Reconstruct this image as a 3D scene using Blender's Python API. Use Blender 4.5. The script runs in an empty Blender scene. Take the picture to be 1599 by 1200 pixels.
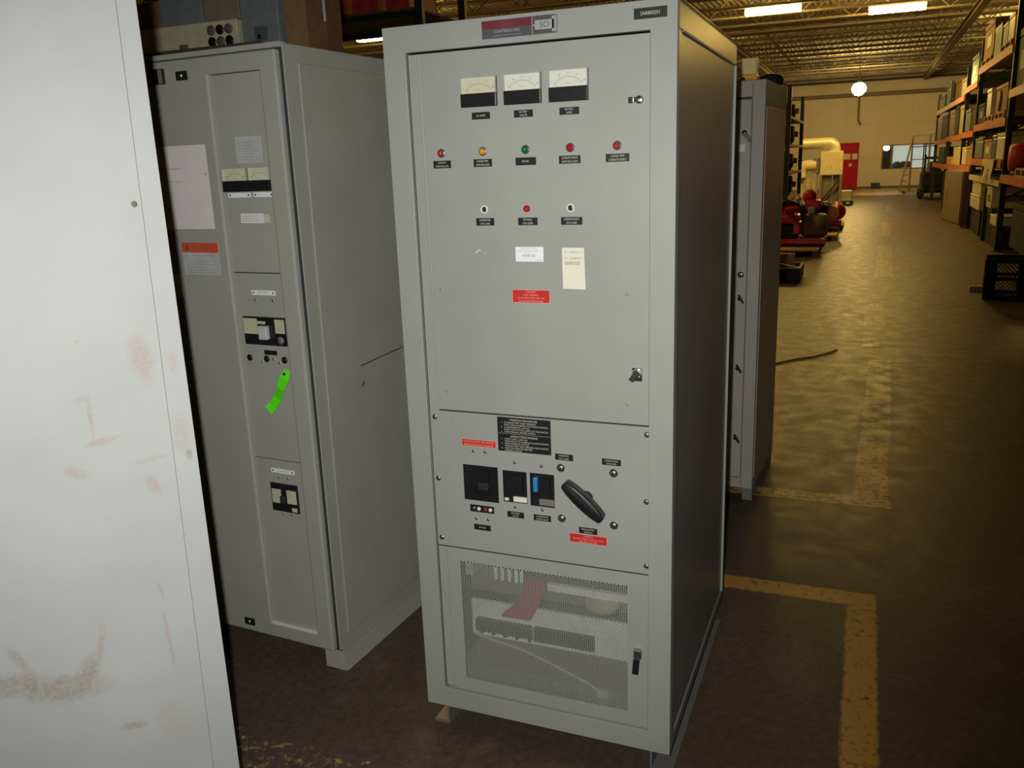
import bpy, bmesh, math, random
from mathutils import Vector, Matrix
random.seed(7)
D = bpy.data
SC = bpy.context.scene
COL = SC.collection
PI = math.pi

# ------------------------------------------------------------------ materials
def lin(r, g, b):
    f = lambda c: (c/255/12.92) if c/255 <= .04045 else ((c/255+.055)/1.055)**2.4
    return (f(r), f(g), f(b), 1)

class NT:
    """small node-tree helper"""
    def __init__(s, name):
        s.m = D.materials.new(name); s.m.use_nodes = True
        s.t = s.m.node_tree; s.t.nodes.clear()
        s.out = s.t.nodes.new('ShaderNodeOutputMaterial')
        s.b = s.t.nodes.new('ShaderNodeBsdfPrincipled')
        s.t.links.new(s.b.outputs[0], s.out.inputs[0])
        s._co = None
    def n(s, typ, **kw):
        o = s.t.nodes.new(typ)
        for k, v in kw.items(): setattr(o, k, v)
        return o
    def l(s, a, b): s.t.links.new(a, b)
    @property
    def co(s):
        if s._co is None: s._co = s.n('ShaderNodeTexCoord').outputs['Object']
        return s._co
    def setin(s, sock, v):
        if hasattr(v, 'links'): s.l(v, sock)
        else: sock.default_value = v
    def math(s, op, a, b=None, c=None, clamp=False):
        o = s.n('ShaderNodeMath', operation=op, use_clamp=clamp)
        s.setin(o.inputs[0], a)
        if b is not None: s.setin(o.inputs[1], b)
        if c is not None: s.setin(o.inputs[2], c)
        return o.outputs[0]
    def noise(s, scale, detail=4, rough=.55, vec=None, dist=0):
        o = s.n('ShaderNodeTexNoise')
        o.inputs['Scale'].default_value = scale; o.inputs['Detail'].default_value = detail
        o.inputs['Roughness'].default_value = rough; o.inputs['Distortion'].default_value = dist
        s.l(vec or s.co, o.inputs['Vector'])
        return o.outputs['Fac']
    def ramp(s, fac, stops):
        o = s.n('ShaderNodeValToRGB'); e = o.color_ramp.elements
        while len(e) < len(stops): e.new(.5)
        for q, (p, c) in zip(e, stops):
            q.position = p; q.color = c if len(c) == 4 else (*c, 1)
        s.l(fac, o.inputs[0]); return o.outputs[0]
    def maprange(s, v, a, b, c=0, d=1):
        o = s.n('ShaderNodeMapRange'); s.l(v, o.inputs[0])
        for i, x in enumerate((a, b, c, d)): o.inputs[i+1].default_value = x
        return o.outputs[0]
    def mix(s, f, a, b, blend='MIX'):
        o = s.n('ShaderNodeMix', data_type='RGBA', blend_type=blend)
        s.setin(o.inputs[0], f)
        s.setin(o.inputs[6], a); s.setin(o.inputs[7], b)
        return o.outputs[2]
    def xyz(s, vec=None):
        o = s.n('ShaderNodeSeparateXYZ'); s.l(vec or s.co, o.inputs[0]); return o.outputs
    def bump(s, h, strength=.2, dist=.002):
        o = s.n('ShaderNodeBump'); o.inputs['Strength'].default_value = strength
        o.inputs['Distance'].default_value = dist
        s.l(h, o.inputs['Height']); s.l(o.outputs[0], s.b.inputs['Normal'])

def c4(c): return c if len(c) == 4 else (*c, 1)

def mat(name, c, rough=.5, metal=0, var=.12, scale=18, bump=0, bscale=300, spec=.5):
    t = NT(name); c = c4(c)
    f = t.noise(scale, 5)
    lo = tuple(x*(1-var) for x in c[:3]); hi = tuple(min(1, x*(1+var)) for x in c[:3])
    t.l(t.ramp(f, [(.3, lo), (.7, hi)]), t.b.inputs['Base Color'])
    t.b.inputs['Roughness'].default_value = rough
    t.b.inputs['Metallic'].default_value = metal
    t.b.inputs['Specular IOR Level'].default_value = spec
    if bump: t.bump(t.noise(bscale, 2), bump, .0006)
    return t.m

def emit(name, c, s):
    t = NT(name)
    t.b.inputs['Base Color'].default_value = c4(c)
    t.b.inputs['Emission Color'].default_value = c4(c)
    t.b.inputs['Emission Strength'].default_value = s
    return t.m

def grey_paint(name, c, rough=.42, blobs=(), grime=.35):
    """enamelled sheet steel: slight orange peel, faint grime, optional stains of their own shape
    blobs: (cx, cz, rx, rz, angle, strength, colour) in the part's own x/z metres"""
    t = NT(name); c = c4(c)
    base = t.ramp(t.noise(3.2, 6, .6), [(.3, tuple(x*.93 for x in c[:3])), (.72, tuple(x*1.05 for x in c[:3]))])
    sp = t.maprange(t.noise(46, 4, .7), .64, .8)
    col = t.mix(t.math('MULTIPLY', sp, grime), base, tuple(x*k for x, k in zip(c[:3], (.66, .58, .5)))+(1,))
    if blobs:
        xyz = t.xyz()
        wob = t.math('MULTIPLY', t.math('SUBTRACT', t.noise(22, 5, .65), .5), 1.1)
        gr = t.maprange(t.noise(90, 3, .7), .25, .6)
        for (cx, cz, rx, rz, an, st, bc) in blobs:
            dx = t.math('SUBTRACT', xyz[0], cx); dz = t.math('SUBTRACT', xyz[2], cz)
            ca, sa = math.cos(an), math.sin(an)
            u = t.math('ADD', t.math('MULTIPLY', dx, ca/rx), t.math('MULTIPLY', dz, sa/rx))
            v = t.math('ADD', t.math('MULTIPLY', dx, -sa/rz), t.math('MULTIPLY', dz, ca/rz))
            r = t.math('SQRT', t.math('ADD', t.math('MULTIPLY', u, u), t.math('MULTIPLY', v, v)))
            r = t.math('ADD', r, wob)
            k = t.maprange(r, 1.05, .45, 0, st)
            col = t.mix(t.math('MULTIPLY', k, gr), col, c4(bc))
    t.l(col, t.b.inputs['Base Color'])
    t.b.inputs['Roughness'].default_value = rough
    t.bump(t.noise(420, 2), .12, .0005)
    return t.m

GREY = (.318, .325, .292)
st1 = (.42, .27, .21); st2 = (.33, .26, .2); st3 = (.25, .2, .17)
M = {}
M['grey'] = grey_paint('enamel_grey', GREY, .45)
M['grey_side'] = grey_paint('enamel_grey_side', (.20, .20, .195), .33)  # darker copy of the grey enamel, the side's shade put into the colour
M['channel'] = grey_paint('channel_grey', (.14, .135, .125), .5)
M['grey_lc'] = grey_paint('enamel_grey_old', (.345, .34, .30), .5, grime=.5)
M['grey_far'] = grey_paint('enamel_grey_rear', (.43, .40, .33), .5)
M['rear_side'] = grey_paint('enamel_grey_rear_side', (.46, .41, .36), .25)  # rear enamel again, warm hall light on the side put into the colour
M['near'] = grey_paint('enamel_light_grey', (.47, .48, .47), .5, [
    (-0.206, 1.395, 0.0087, 0.0087, 0, .5, st1), (-0.088, 1.343, 0.0289, 0.0650, .1, .45, st1), (-0.204, 1.242, 0.0057, 0.0578, 0, .45, st1),
    (-0.185, 1.182, 0.0434, 0.0087, .1, .4, st1), (-0.249, 1.127, 0.0318, 0.0116, -.5, .45, st1), (-0.101, 1.059, 0.0130, 0.0289, .4, .5, st1),
    (-0.101, 1.120, 0.0434, 0.0087, 0, .3, st1), (-0.017, 1.111, 0.0087, 0.0173, 0, .6, st3), (-0.029, 1.162, 0.0231, 0.0578, 0, .28, st1),
    (-0.026, 1.322, 0.0116, 0.0318, 0, .35, st1), (-0.434, 0.715, 0.1011, 0.0318, -.25, .7, st2), (-0.340, 0.664, 0.1083, 0.0346, -.3, .75, st2), (-0.289, 0.686, 0.0260, 0.0434, -.6, .7, st2),
    (-0.408, 0.758, 0.0116, 0.0520, .45, .5, st2), (-0.257, 0.737, 0.0087, 0.0578, -.2, .5, st1), (-0.117, 0.686, 0.0057, 0.0867, .05, .5, st1),
    (-0.120, 0.816, 0.0057, 0.0289, .2, .45, st1), (-0.219, 0.515, 0.0346, 0.0116, -.35, .65, st2), (-0.057, 1.659, 0.0101, 0.0101, 0, .6, st3),
    (-0.130, 0.483, 0.0434, 0.0723, .3, .2, st1), (-0.217, 1.278, 0.0173, 0.0072, 0, .4, st1)])
M['dark_in'] = mat('dark_interior', (.035, .035, .034), .7)
M['shell_in'] = mat('interior_primer', (.06, .062, .06), .6)
M['black'] = mat('black_plastic', (.012, .012, .013), .35, var=.2)
M['crate_black'] = mat('crate_plastic', (.011, .009, .007), .6, var=.2, spec=.2)
M['black_matt'] = mat('black_matt', (.02, .02, .021), .6)
M['label_black'] = mat('engraved_black', (.014, .014, .015), .4)
M['label_text'] = mat('engraved_cream', (.55, .53, .45), .5, var=.05)
M['red_label'] = mat('red_label', (.52, .028, .022), .4, var=.06)
M['red_text'] = mat('red_label_print', (.78, .33, .25), .5, var=.04)
M['dial'] = mat('dial_white', (.66, .65, .55), .35, var=.03)
M['dial_yellow'] = mat('dial_yellowed', (.58, .56, .40), .35, var=.06)
M['dial_ink'] = mat('dial_ink', (.12, .12, .11), .5)
M['dial_red'] = mat('dial_red_ink', (.5, .1, .06), .5)
M['chrome'] = mat('chrome', (.62, .62, .6), .18, 1, .05)
M['steel'] = mat('bright_steel', (.5, .5, .48), .32, 1, .1)
M['screw'] = mat('screw_zinc', (.36, .36, .33), .4, 1, .2)
M['white_label'] = mat('white_sticker', (.80, .80, .82), .5, var=.02)
M['beige_label'] = mat('cream_sticker', (.74, .71, .58), .5, var=.02)
M['ink'] = mat('printed_ink', (.30, .29, .26), .6)
M['ink_dark'] = mat('printed_ink_dark', (.1, .1, .1), .6)
M['lens_red'] = mat('lens_red', (.42, .012, .012), .12)
M['lens_rust'] = mat('lens_dull_red', (.27, .035, .015), .2)
M['lens_amber'] = mat('lens_amber', (.62, .27, .012), .15)
M['lens_green'] = mat('lens_green', (.01, .13, .03), .15)
M['gasket'] = mat('rubber_gasket', (.03, .035, .036), .7)
M['shim_tan'] = mat('raw_wood_shim', (.27, .17, .10), .8, var=.2)  # tone of lit floor put into the wedge colour
M['board'] = mat('terminal_board', (.85, .85, .82), .5)
M['tan'] = mat('tan_coil', (.5, .39, .24), .6)
M['cable_white'] = mat('pale_cable', (.55, .52, .42), .5)
M['blue'] = mat('blue_toggle', (.02, .22, .48), .4)
M['logo_red'] = mat('logo_red', (.17, .025, .035), .4, var=.25)
M['logo_dark'] = mat('logo_dark', (.085, .085, .095), .35)
M['logo_silver'] = mat('logo_silver', (.48, .48, .46), .35, .3)
M['orange_label'] = mat('orange_label', (.62, .085, .025), .45)
M['doc'] = mat('white_paper', (.72, .66, .66), .7, var=.03)
M['lab_grey'] = mat('pale_grey_label', (.45, .45, .45), .6)
M['pale_breaker'] = mat('pale_breaker_face', (.52, .50, .34), .5)
M['green_tag'] = mat('fluorescent_green', (.10, .80, .01), .5, var=.04)
M['scuff'] = mat('scuff_black', (.05, .05, .05), .7)
M['wood'] = mat('bare_wood', (.52, .34, .15), .7, var=.25, scale=6)
M['wood_dark'] = mat('weathered_wood', (.13, .09, .05), .8, var=.3, scale=7)
M['ply'] = mat('plywood_cabinet', (.17, .13, .10), .55, var=.12, scale=3)
M['orange'] = mat('rack_orange', (.52, .13, .025), .5, var=.2, scale=4)
M['upright'] = mat('rack_upright', (.018, .026, .022), .5)
M['jar_cream'] = mat('jar_cream', (.95, .76, .28), .4)
M['jar_amber'] = mat('jar_amber', (.95, .45, .02), .3)
M['cream'] = mat('cream_paint', (.62, .55, .36), .5)
M['cream_dk'] = mat('cream_case', (.33, .31, .24), .55)
M['case_cream'] = mat('aged_cream_enamel', (.88, .78, .53), .5)
M['case_blue'] = mat('blue_grey_enamel', (.27, .31, .31), .5)
M['case_brown'] = mat('brown_grey_enamel', (.32, .28, .2), .6)
M['card'] = mat('cardboard', (.36, .21, .09), .8, var=.15)
M['card_dk'] = mat('old_cardboard', (.22, .11, .05), .85, var=.2)
M['dkgreen'] = mat('dark_green_paint', (.015, .085, .04), .4)
M['bluegrey'] = mat('blue_grey_paint', (.13, .16, .165), .5)
M['red'] = mat('red_paint', (.50, .025, .03), .4, var=.2)
M['door_red'] = mat('door_red', (.40, .006, .028), .6, var=.08, spec=.2)
M['red_box'] = mat('red_plastic', (.60, .06, .05), .5, var=.3)
M['yellow'] = mat('yellow_paint', (.75, .38, .02), .4)
M['galv'] = mat('galvanised_duct', (.72, .68, .50), .38, .25, .08)
M['frame_grey'] = mat('frame_grey_steel', (.18, .15, .13), .55)
M['motor'] = mat('motor_grey', (.19, .165, .12), .5)
M['dark_goods'] = mat('dark_goods', (.022, .021, .02), .7, var=.4, spec=.2)
M['grey_goods'] = mat('grey_goods', (.12, .11, .085), .6, var=.3)
M['plastic_wrap'] = mat('white_wrap', (.72, .66, .54), .4, var=.2)
M['rubber'] = mat('tyre_rubber', (.015, .015, .015), .8)
M['office'] = emit('lit_office_wall', (.84, .90, .76), .46)  # the wall itself glows in place of office lighting
M['office_lamp'] = emit('office_globe', (1, .98, .92), 6)
M['tube'] = emit('lamp_diffuser', (1, .645, .15), 125)
M['tube_far'] = emit('lamp_globe', (1, .69, .22), 200)
M['white_metal'] = mat('white_fixture', (.7, .66, .55), .5)
M['glass'] = None
t = NT('window_glass'); t.b.inputs['Base Color'].default_value = (.9, .95, .95, 1)
t.b.inputs['Transmission Weight'].default_value = 1; t.b.inputs['Roughness'].default_value = .02; t.b.inputs['IOR'].default_value = 1.05
M['glass'] = t.m
M['door_pane'] = mat('door_pane', (.60, .55, .38), .3)

def floor_material():
    t = NT('painted_concrete_floor')
    x, y, z = t.xyz()
    n1 = t.noise(1.1, 7, .62); n2 = t.noise(34, 5, .7); n3 = t.noise(7, 6, .65)
    base = t.ramp(n1, [(.3, (.078, .050, .039)), (.5, (.104, .067, .050)), (.72, (.140, .094, .068))])
    base = t.mix(t.maprange(n2, .35, .75), base, (.045, .038, .03, 1))
    base = t.mix(t.math('MULTIPLY', t.maprange(n3, .55, .75), .5), base, (.16, .13, .09, 1))
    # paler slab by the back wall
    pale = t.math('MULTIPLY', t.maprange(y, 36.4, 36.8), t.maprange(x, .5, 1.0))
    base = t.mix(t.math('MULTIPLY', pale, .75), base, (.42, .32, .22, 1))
    # painted lines, worn
    jit = t.math('MULTIPLY', t.math('SUBTRACT', t.noise(26, 4, .6), .5), .03)
    xx = t.math('ADD', x, jit); yy = t.math('ADD', y, jit)
    w_fine = t.noise(30, 5, .72); w_big = t.noise(2.3, 4, .6)
    def rect(cx, cy, hx, hy, slope=0.):
        xc = t.math('SUBTRACT', xx, cx)
        if slope: xc = t.math('SUBTRACT', xc, t.math('MULTIPLY', t.math('SUBTRACT', yy, cy), slope))
        a = t.maprange(t.math('SUBTRACT', hx, t.math('ABSOLUTE', xc)), -.006, .006)
        b = t.maprange(t.math('SUBTRACT', hy, t.math('ABSOLUTE', t.math('SUBTRACT', yy, cy))), -.006, .006)
        return t.math('MULTIPLY', a, b)
    def paint(base, masks, worn, col):
        m = masks[0]
        for q in masks[1:]: m = t.math('MAXIMUM', m, q)
        w = t.maprange(w_fine, worn, worn-.12)
        return t.mix(t.math('MULTIPLY', m, w), base, c4(col))
    YEL = (.50, .255, .05)
    base = paint(base, [rect(1.258, -2.0, .052, 3.31), rect(.75, 1.258, .56, .055)], .66, YEL)
    base = paint(base, [rect(.85, 2.312, .53, .062), rect(1.30, 2.78, .08, .53, .02)], .60, (.62, .42, .10))
    base = paint(base, [rect(-.75, -.285, .7, .075)], .46, (.5, .34, .09))
    soft = t.maprange(t.noise(7, 5, .7), .62, .42)
    base = t.mix(t.math('MULTIPLY', t.math('MULTIPLY', rect(1.345, 4.4, .085, 1.2, .0225), soft), .32), base, (.5, .36, .10, 1))
    base = paint(base, [rect(1.30, 6.3, .07, .12), rect(1.34, 7.6, .10, .35), rect(1.35, 8.5, .09, .3), rect(1.33, 5.35, .06, .16)], .6, (.42, .31, .13))
    base = paint(base, [rect(1.52, 13.2, .12, 2.2, .02), rect(1.85, 27.3, .08, 1.6, .02), rect(1.66, 19.5, .09, 1.8, .02)], .5, (.55, .40, .10))
    # thin chalky scuffs across the aisle
    sc = t.n('ShaderNodeMapping'); sc.inputs['Scale'].default_value = (.9, 14, 1); t.l(t.co, sc.inputs[0])
    s = t.maprange(t.noise(1.6, 4, .6, sc.outputs[0]), .70, .76)
    base = t.mix(t.math('MULTIPLY', s, .35), base, (.38, .32, .22, 1))
    t.l(base, t.b.inputs['Base Color'])
    t.b.inputs['Specular IOR Level'].default_value = .22
    t.l(t.maprange(n3, .3, .7, .34, .56), t.b.inputs['Roughness'])
    t.bump(n2, .25, .004)
    return t.m
M['floor'] = floor_material()

def wall_material():
    t = NT('painted_block_wall')
    b = t.n('ShaderNodeTexBrick'); b.inputs['Scale'].default_value = 1
    b.inputs['Brick Width'].default_value = 3.0; b.inputs['Row Height'].default_value = 1.5
    b.inputs['Mortar Size'].default_value = .012
    b.inputs['Color1'].default_value = (.58, .52, .46, 1); b.inputs['Color2'].default_value = (.62, .56, .50, 1); b.inputs['Mortar'].default_value = (.50, .44, .38, 1)
    m = t.n('ShaderNodeMapping'); m.inputs['Rotation'].default_value = (PI/2, 0, 0); t.l(t.co, m.inputs[0]); t.l(m.outputs[0], b.inputs['Vector'])
    g = t.noise(1.2, 5)
    t.l(t.mix(t.maprange(g, .45, .75, 0, .25), b.outputs['Color'], (.44, .38, .31, 1)), t.b.inputs['Base Color'])
    t.b.inputs['Roughness'].default_value = .7
    return t.m
M['wall'] = wall_material()
def deck_material():
    t = NT('ribbed_steel_deck')
    x, y, z = t.xyz()
    w = t.math('SINE', t.math('MULTIPLY', x, 42))
    t.l(t.mix(t.maprange(w, -.2, .5), (.50, .49, .47, 1), (.60, .58, .56, 1)), t.b.inputs['Base Color'])
    t.b.inputs['Roughness'].default_value = .85; t.b.inputs['Specular IOR Level'].default_value = .1
    t.bump(w, .5, .03)
    return t.m
M['deck'] = deck_material()
M['joist'] = mat('joist_steel', (.20, .17, .13), .8, spec=.1)
M['wall_dark'] = mat('side_wall', (.30, .26, .2), .8)

# ------------------------------------------------------------------ mesh builder
class MB:
    def __init__(s): s.v = []; s.f = []; s.mi = []; s.sm = []
    def add(s, vs, fs, m=0, smooth=False):
        o = len(s.v); s.v += [tuple(p) for p in vs]
        for f in fs: s.f.append(tuple(i+o for i in f)); s.mi.append(m); s.sm.append(smooth)
        return s
    def box(s, x0, x1, y0, y1, z0, z1, m=0):
        if x0 > x1: x0, x1 = x1, x0
        if y0 > y1: y0, y1 = y1, y0
        if z0 > z1: z0, z1 = z1, z0
        vs = [(x, y, z) for z in (z0, z1) for y in (y0, y1) for x in (x0, x1)]
        return s.add(vs, [(0, 2, 3, 1), (4, 5, 7, 6), (0, 1, 5, 4), (2, 6, 7, 3), (0, 4, 6, 2), (1, 3, 7, 5)], m)
    def bbox(s, x0, x1, y0, y1, z0, z1, r=.004, m=0, seg=2):
        """box with rounded edges"""
        bm = bmesh.new(); bmesh.ops.create_cube(bm, size=1)
        for v in bm.verts:
            v.co = Vector(((x0+x1)/2+v.co.x*abs(x1-x0), (y0+y1)/2+v.co.y*abs(y1-y0), (z0+z1)/2+v.co.z*abs(z1-z0)))
        bmesh.ops.bevel(bm, geom=bm.edges[:], offset=r, segments=seg, affect='EDGES', profile=.5)
        bm.verts.index_update()
        s.add([v.co[:] for v in bm.verts], [[v.index for v in f.verts] for f in bm.faces], m); bm.free(); return s
    def tube(s, pts, r, m=0, seg=10, caps=True, smooth=True):
        pts = [Vector(p) for p in pts]; rs = r if isinstance(r, (list, tuple)) else [r]*len(pts)
        vs = []; n = len(pts); ref = None
        for i, p in enumerate(pts):
            d = (pts[min(i+1, n-1)]-pts[max(i-1, 0)]).normalized()
            if ref is None: ref = d.orthogonal().normalized()
            a = (ref-d*ref.dot(d)); a = a.normalized() if a.length > 1e-6 else d.orthogonal().normalized()
            ref = a; b = d.cross(a)
            vs += [p+(a*math.cos(2*PI*k/seg)+b*math.sin(2*PI*k/seg))*rs[i] for k in range(seg)]
        fs = [(i*seg+k, i*seg+(k+1) % seg, (i+1)*seg+(k+1) % seg, (i+1)*seg+k) for i in range(n-1) for k in range(seg)]
        s.add(vs, fs, m, smooth)
        if caps:
            s.add(vs[:seg], [tuple(range(seg))[::-1]], m); s.add(vs[-seg:], [tuple(range(seg))], m)
        return s
    def lathe(s, prof, c, axis='z', m=0, seg=20, smooth=True):
        """prof: (radius, height) pairs about an axis through c"""
        vs = []
        for (r, h) in prof:
            for k in range(seg):
                a = 2*PI*k/seg; p, q = r*math.cos(a), r*math.sin(a)
                vs.append({'z': (c[0]+p, c[1]+q, c[2]+h), 'y': (c[0]+p, c[1]-h, c[2]+q), 'x': (c[0]+h, c[1]+p, c[2]+q)}[axis])
        n = len(prof)
        s.add(vs, [(i*seg+k, i*seg+(k+1) % seg, (i+1)*seg+(k+1) % seg, (i+1)*seg+k) for i in range(n-1) for k in range(seg)], m, smooth)
        if prof[0][0] > 1e-6: s.add(vs[:seg], [tuple(range(seg))[::-1]], m)
        if prof[-1][0] > 1e-6: s.add(vs[-seg:], [tuple(range(seg))], m)
        return s
    def prism(s, poly, axis, a, b, m=0):
        """poly of 2D points extruded along an axis from a to b; axis y: (x,z)  x: (y,z)  z: (x,y)"""
        f = {'y': lambda p, h: (p[0], h, p[1]), 'x': lambda p, h: (h, p[0], p[1]), 'z': lambda p, h: (p[0], p[1], h)}[axis]
        n = len(poly); vs = [f(p, a) for p in poly]+[f(p, b) for p in poly]
        return s.add(vs, [tuple(range(n)), tuple(range(2*n-1, n-1, -1))]+[(i, i+n, (i+1) % n+n, (i+1) % n) for i in range(n)], m)
    def frame(s, x0, x1, z0, z1, X0, X1, Z0, Z1, y0, y1, m=0):
        """plate x0..x1, z0..z1 with an opening X0..X1, Z0..Z1"""
        vs = [(x, y, z) for y in (y0, y1) for x, z in ((x0, z0), (x1, z0), (x1, z1), (x0, z1), (X0, Z0), (X1, Z0), (X1, Z1), (X0, Z1))]
        fs = []
        for k in range(4):
            n = (k+1) % 4
            fs += [(k, n, n+4, k+4), (k+8, k+12, n+12, n+8), (k, k+8, n+8, n), (k+4, n+4, n+12, k+12)]
        return s.add(vs, fs, m)
    def bar(s, p, q, w, h, m=0):
        """rectangular bar from p to q"""
        p, q = Vector(p), Vector(q); d = (q-p).normalized()
        a = d.cross(Vector((0, 0, 1))); a = a.normalized() if a.length > 1e-4 else Vector((1, 0, 0)); b = a.cross(d)
        vs = [e+a*i*w/2+b*j*h/2 for e in (p, q) for i, j in ((-1, -1), (1, -1), (1, 1), (-1, 1))]
        return s.add(vs, [(0, 1, 2, 3), (7, 6, 5, 4), (0, 4, 5, 1), (1, 5, 6, 2), (2, 6, 7, 3), (3, 7, 4, 0)], m)
    def text(s, body, x, z, y, h, m=0, maxw=None, align='CENTER'):
        """flat lettering standing in the xz plane, readable from -y"""
        cu = D.curves.new('lettering', 'FONT'); cu.body = body; cu.size = 1; cu.align_x = align; cu.resolution_u = 2
        ob = D.objects.new('lettering', cu)
        me = D.meshes.new_from_object(ob)
        xs = [v.co.x for v in me.vertices]; ys = [v.co.y for v in me.vertices]
        if xs:
            k = h/.70; w = (max(xs)-min(xs))*k; kx = k*(min(1, maxw/w) if maxw else 1)
            s.add([(x+v.co.x*kx, y, z+(v.co.y-.35)*k) for v in me.vertices], [tuple(p.vertices) for p in me.polygons], m)
        D.objects.remove(ob); D.meshes.remove(me); D.curves.remove(cu); return s
    def build(s, name, mats, parent=None, bevel=0, loc=None):
        me = D.meshes.new(name); me.from_pydata(s.v, [], s.f)
        for k in (mats if isinstance(mats, (list, tuple)) else [mats]): me.materials.append(M[k])
        me.polygons.foreach_set('material_index', s.mi); me.polygons.foreach_set('use_smooth', s.sm)
        bm = bmesh.new(); bm.from_mesh(me)
        bmesh.ops.recalc_face_normals(bm, faces=bm.faces); bm.to_mesh(me); bm.free(); me.update()
        o = D.objects.new(name, me); COL.objects.link(o)
        if parent: o.parent = parent
        if loc: o.location = loc
        if bevel:
            b = o.modifiers.new('edge', 'BEVEL'); b.width = bevel; b.segments = 2; b.limit_method = 'ANGLE'; b.angle_limit = .9
        return o

def thing(name, label, cat, loc=(0, 0, 0), rz=0, group=None):
    o = D.objects.new(name, None); COL.objects.link(o); o.empty_display_size = .1
    o.location = loc; o.rotation_euler = (0, 0, rz); return tag(o, label, cat, group)
def tag(o, label, cat, group=None):
    o['label'] = label; o['category'] = cat
    if group: o['group'] = group
    return o
def struct(o): o['kind'] = 'structure'; return o
def lab(o, s): o['label'] = s; return o

# ------------------------------------------------------------------ the hall
HX0, HX1, HY0, HY1, HZ = -14, 7, -7, 44, 5.6
struct(MB().box(HX0, HX1, HY0, HY1+.3, -.2, 0).build('floor', 'floor'))
struct(MB().box(HX0, HX1, HY0, HY1+.3, HZ, HZ+.15).build('ceiling', 'deck'))
struct(MB().box(HX0-.2, HX0, HY0, HY1+.3, 0, HZ).build('wall_left', 'wall_dark'))
struct(MB().box(HX1, HX1+.2, HY0, HY1+.3, 0, HZ).build('wall_right', 'wall_dark'))
struct(MB().box(HX0, HX1, HY0-.2, HY0, 0, HZ).build('wall_front', 'wall_dark'))
WX0, WX1, WZ0, WZ1 = 1.76, 4.10, .87, 2.02
DX0, DX1, DZ1 = -.22, .74, 2.18
w = MB()
w.box(HX0, DX0, HY1, HY1+.3, 0, HZ); w.box(DX0, DX1, HY1, HY1+.3, DZ1, HZ); w.box(DX1, WX0, HY1, HY1+.3, 0, HZ)
w.box(WX0, WX1, HY1, HY1+.3, WZ1, HZ); w.box(WX0, WX1, HY1, HY1+.3, 0, WZ0); w.box(WX1, HX1, HY1, HY1+.3, 0, HZ)
struct(w.build('wall_back', 'wall'))
struct(MB().box(DX1, 7, HY1-.03, HY1-.002, 0, .10).build('baseboard_back', 'wood_dark'))
struct(MB().box(HX0, HX1, HY1-.25, HY1-.002, 4.96, 5.055).build('trim_1', 'dark_in'))
struct(MB().tube([(HX0, HY1-.2, 4.35), (HX1, HY1-.2, 4.38)], .09).build('trim_2', 'joist'))
tag(MB().tube([(.6, HY1-.1, 4.3), (.62, HY1-.1, 3.2), (.75, HY1-.1, 3.0)], .05).build('wall_conduit', 'joist'), 'dark conduit bending down the back wall above the red door', 'pipe')
# red door with two small panes
dr = D.objects.new('door_1', None); COL.objects.link(dr); dr.location = (0, HY1, 0); struct(dr)
MB().frame(DX0+.04, DX1-.04, .03, DZ1-.04, .02, .68, 1.40, 1.68, .06, .11).box(.36, .43, .06, .11, 1.40, 1.68).build('door_leaf', 'door_red', dr)
MB().box(.02, .36, .08, .09, 1.40, 1.68).build('pane', 'door_pane', dr); MB().box(.43, .68, .08, .09, 1.40, 1.68).build('pane', 'door_pane', dr)
MB().box(DX0, DX0+.04, -.01, .2, 0, DZ1).box(DX1-.04, DX1, -.01, .2, 0, DZ1).box(DX0+.04, DX1-.04, -.01, .2, DZ1-.04, DZ1).build('door_frame', 'door_red', dr)
MB().lathe([(0, .0), (.075, 0), (.075, .012), (0, .012)], (.37, .06, 1.13), 'y').build('door_notice', 'white_label', dr)
# office window
wn = D.objects.new('window_1', None); COL.objects.link(wn); wn.location = (0, HY1, 0); struct(wn)
MB().frame(WX0, WX1, WZ0, WZ1, WX0+.05, WX1-.05, WZ0+.05, WZ1-.05, .05, .16).box(2.17, 2.25, .05, .16, WZ0+.05, WZ1-.05).build('window_frame', 'frame_grey', wn)
MB().box(WX0+.05, WX1-.05, .1, .108, WZ0+.05, WZ1-.05).build('pane', 'glass', wn)
# the office behind the glass
struct(MB().box(1.2, 4.8, HY1+2.4, HY1+2.5, 0, 2.6).build('wall_office', 'office'))
struct(MB().box(1.1, 1.2, HY1+.3, HY1+2.5, 0, 2.6).box(4.8, 4.9, HY1+.3, HY1+2.5, 0, 2.6).build('wall_office_side', 'wall_dark'))
struct(MB().box(1.1, 4.9, HY1+.3, HY1+2.5, -.2, 0).build('floor_office', 'floor'))
struct(MB().box(1.1, 4.9, HY1+.3, HY1+2.5, 2.6, 2.7).build('ceiling_office', 'wall_dark'))
tag(MB().box(1.25, 2.3, HY1+1.9, HY1+2.3, 0, 2.3).build('office_cupboard', 'wood_dark'), 'dark brown cupboard inside the office behind the left of the window', 'cupboard')
g = thing('wall_lamp', 'white round globe lamp glowing at the left of the office window', 'lamp', (1.96, HY1+.75, 1.74))  # glowing globe added to stand for a lamp reflected in the glass
MB().lathe([(0, 0), (.10, .03), (.155, .11), (.155, .18), (.10, .26), (0, .29)], (0, 0, 0)).build('globe', 'office_lamp', g)
MB().tube([(0, 0, .28), (0, 0, .86)], .012).build('stem', 'black', g)
mn = thing('monitor', 'dark monitor seen in silhouette inside the office window', 'monitor', (2.86, HY1+.6, 0))
MB().bbox(-.2, .2, -.02, .03, .92, 1.22, .008).build('screen', 'bluegrey', mn); MB().box(-.03, .03, 0, .03, .72, .92).box(-.12, .12, -.08, .1, .72, .735).build('stand', 'black', mn)
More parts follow.
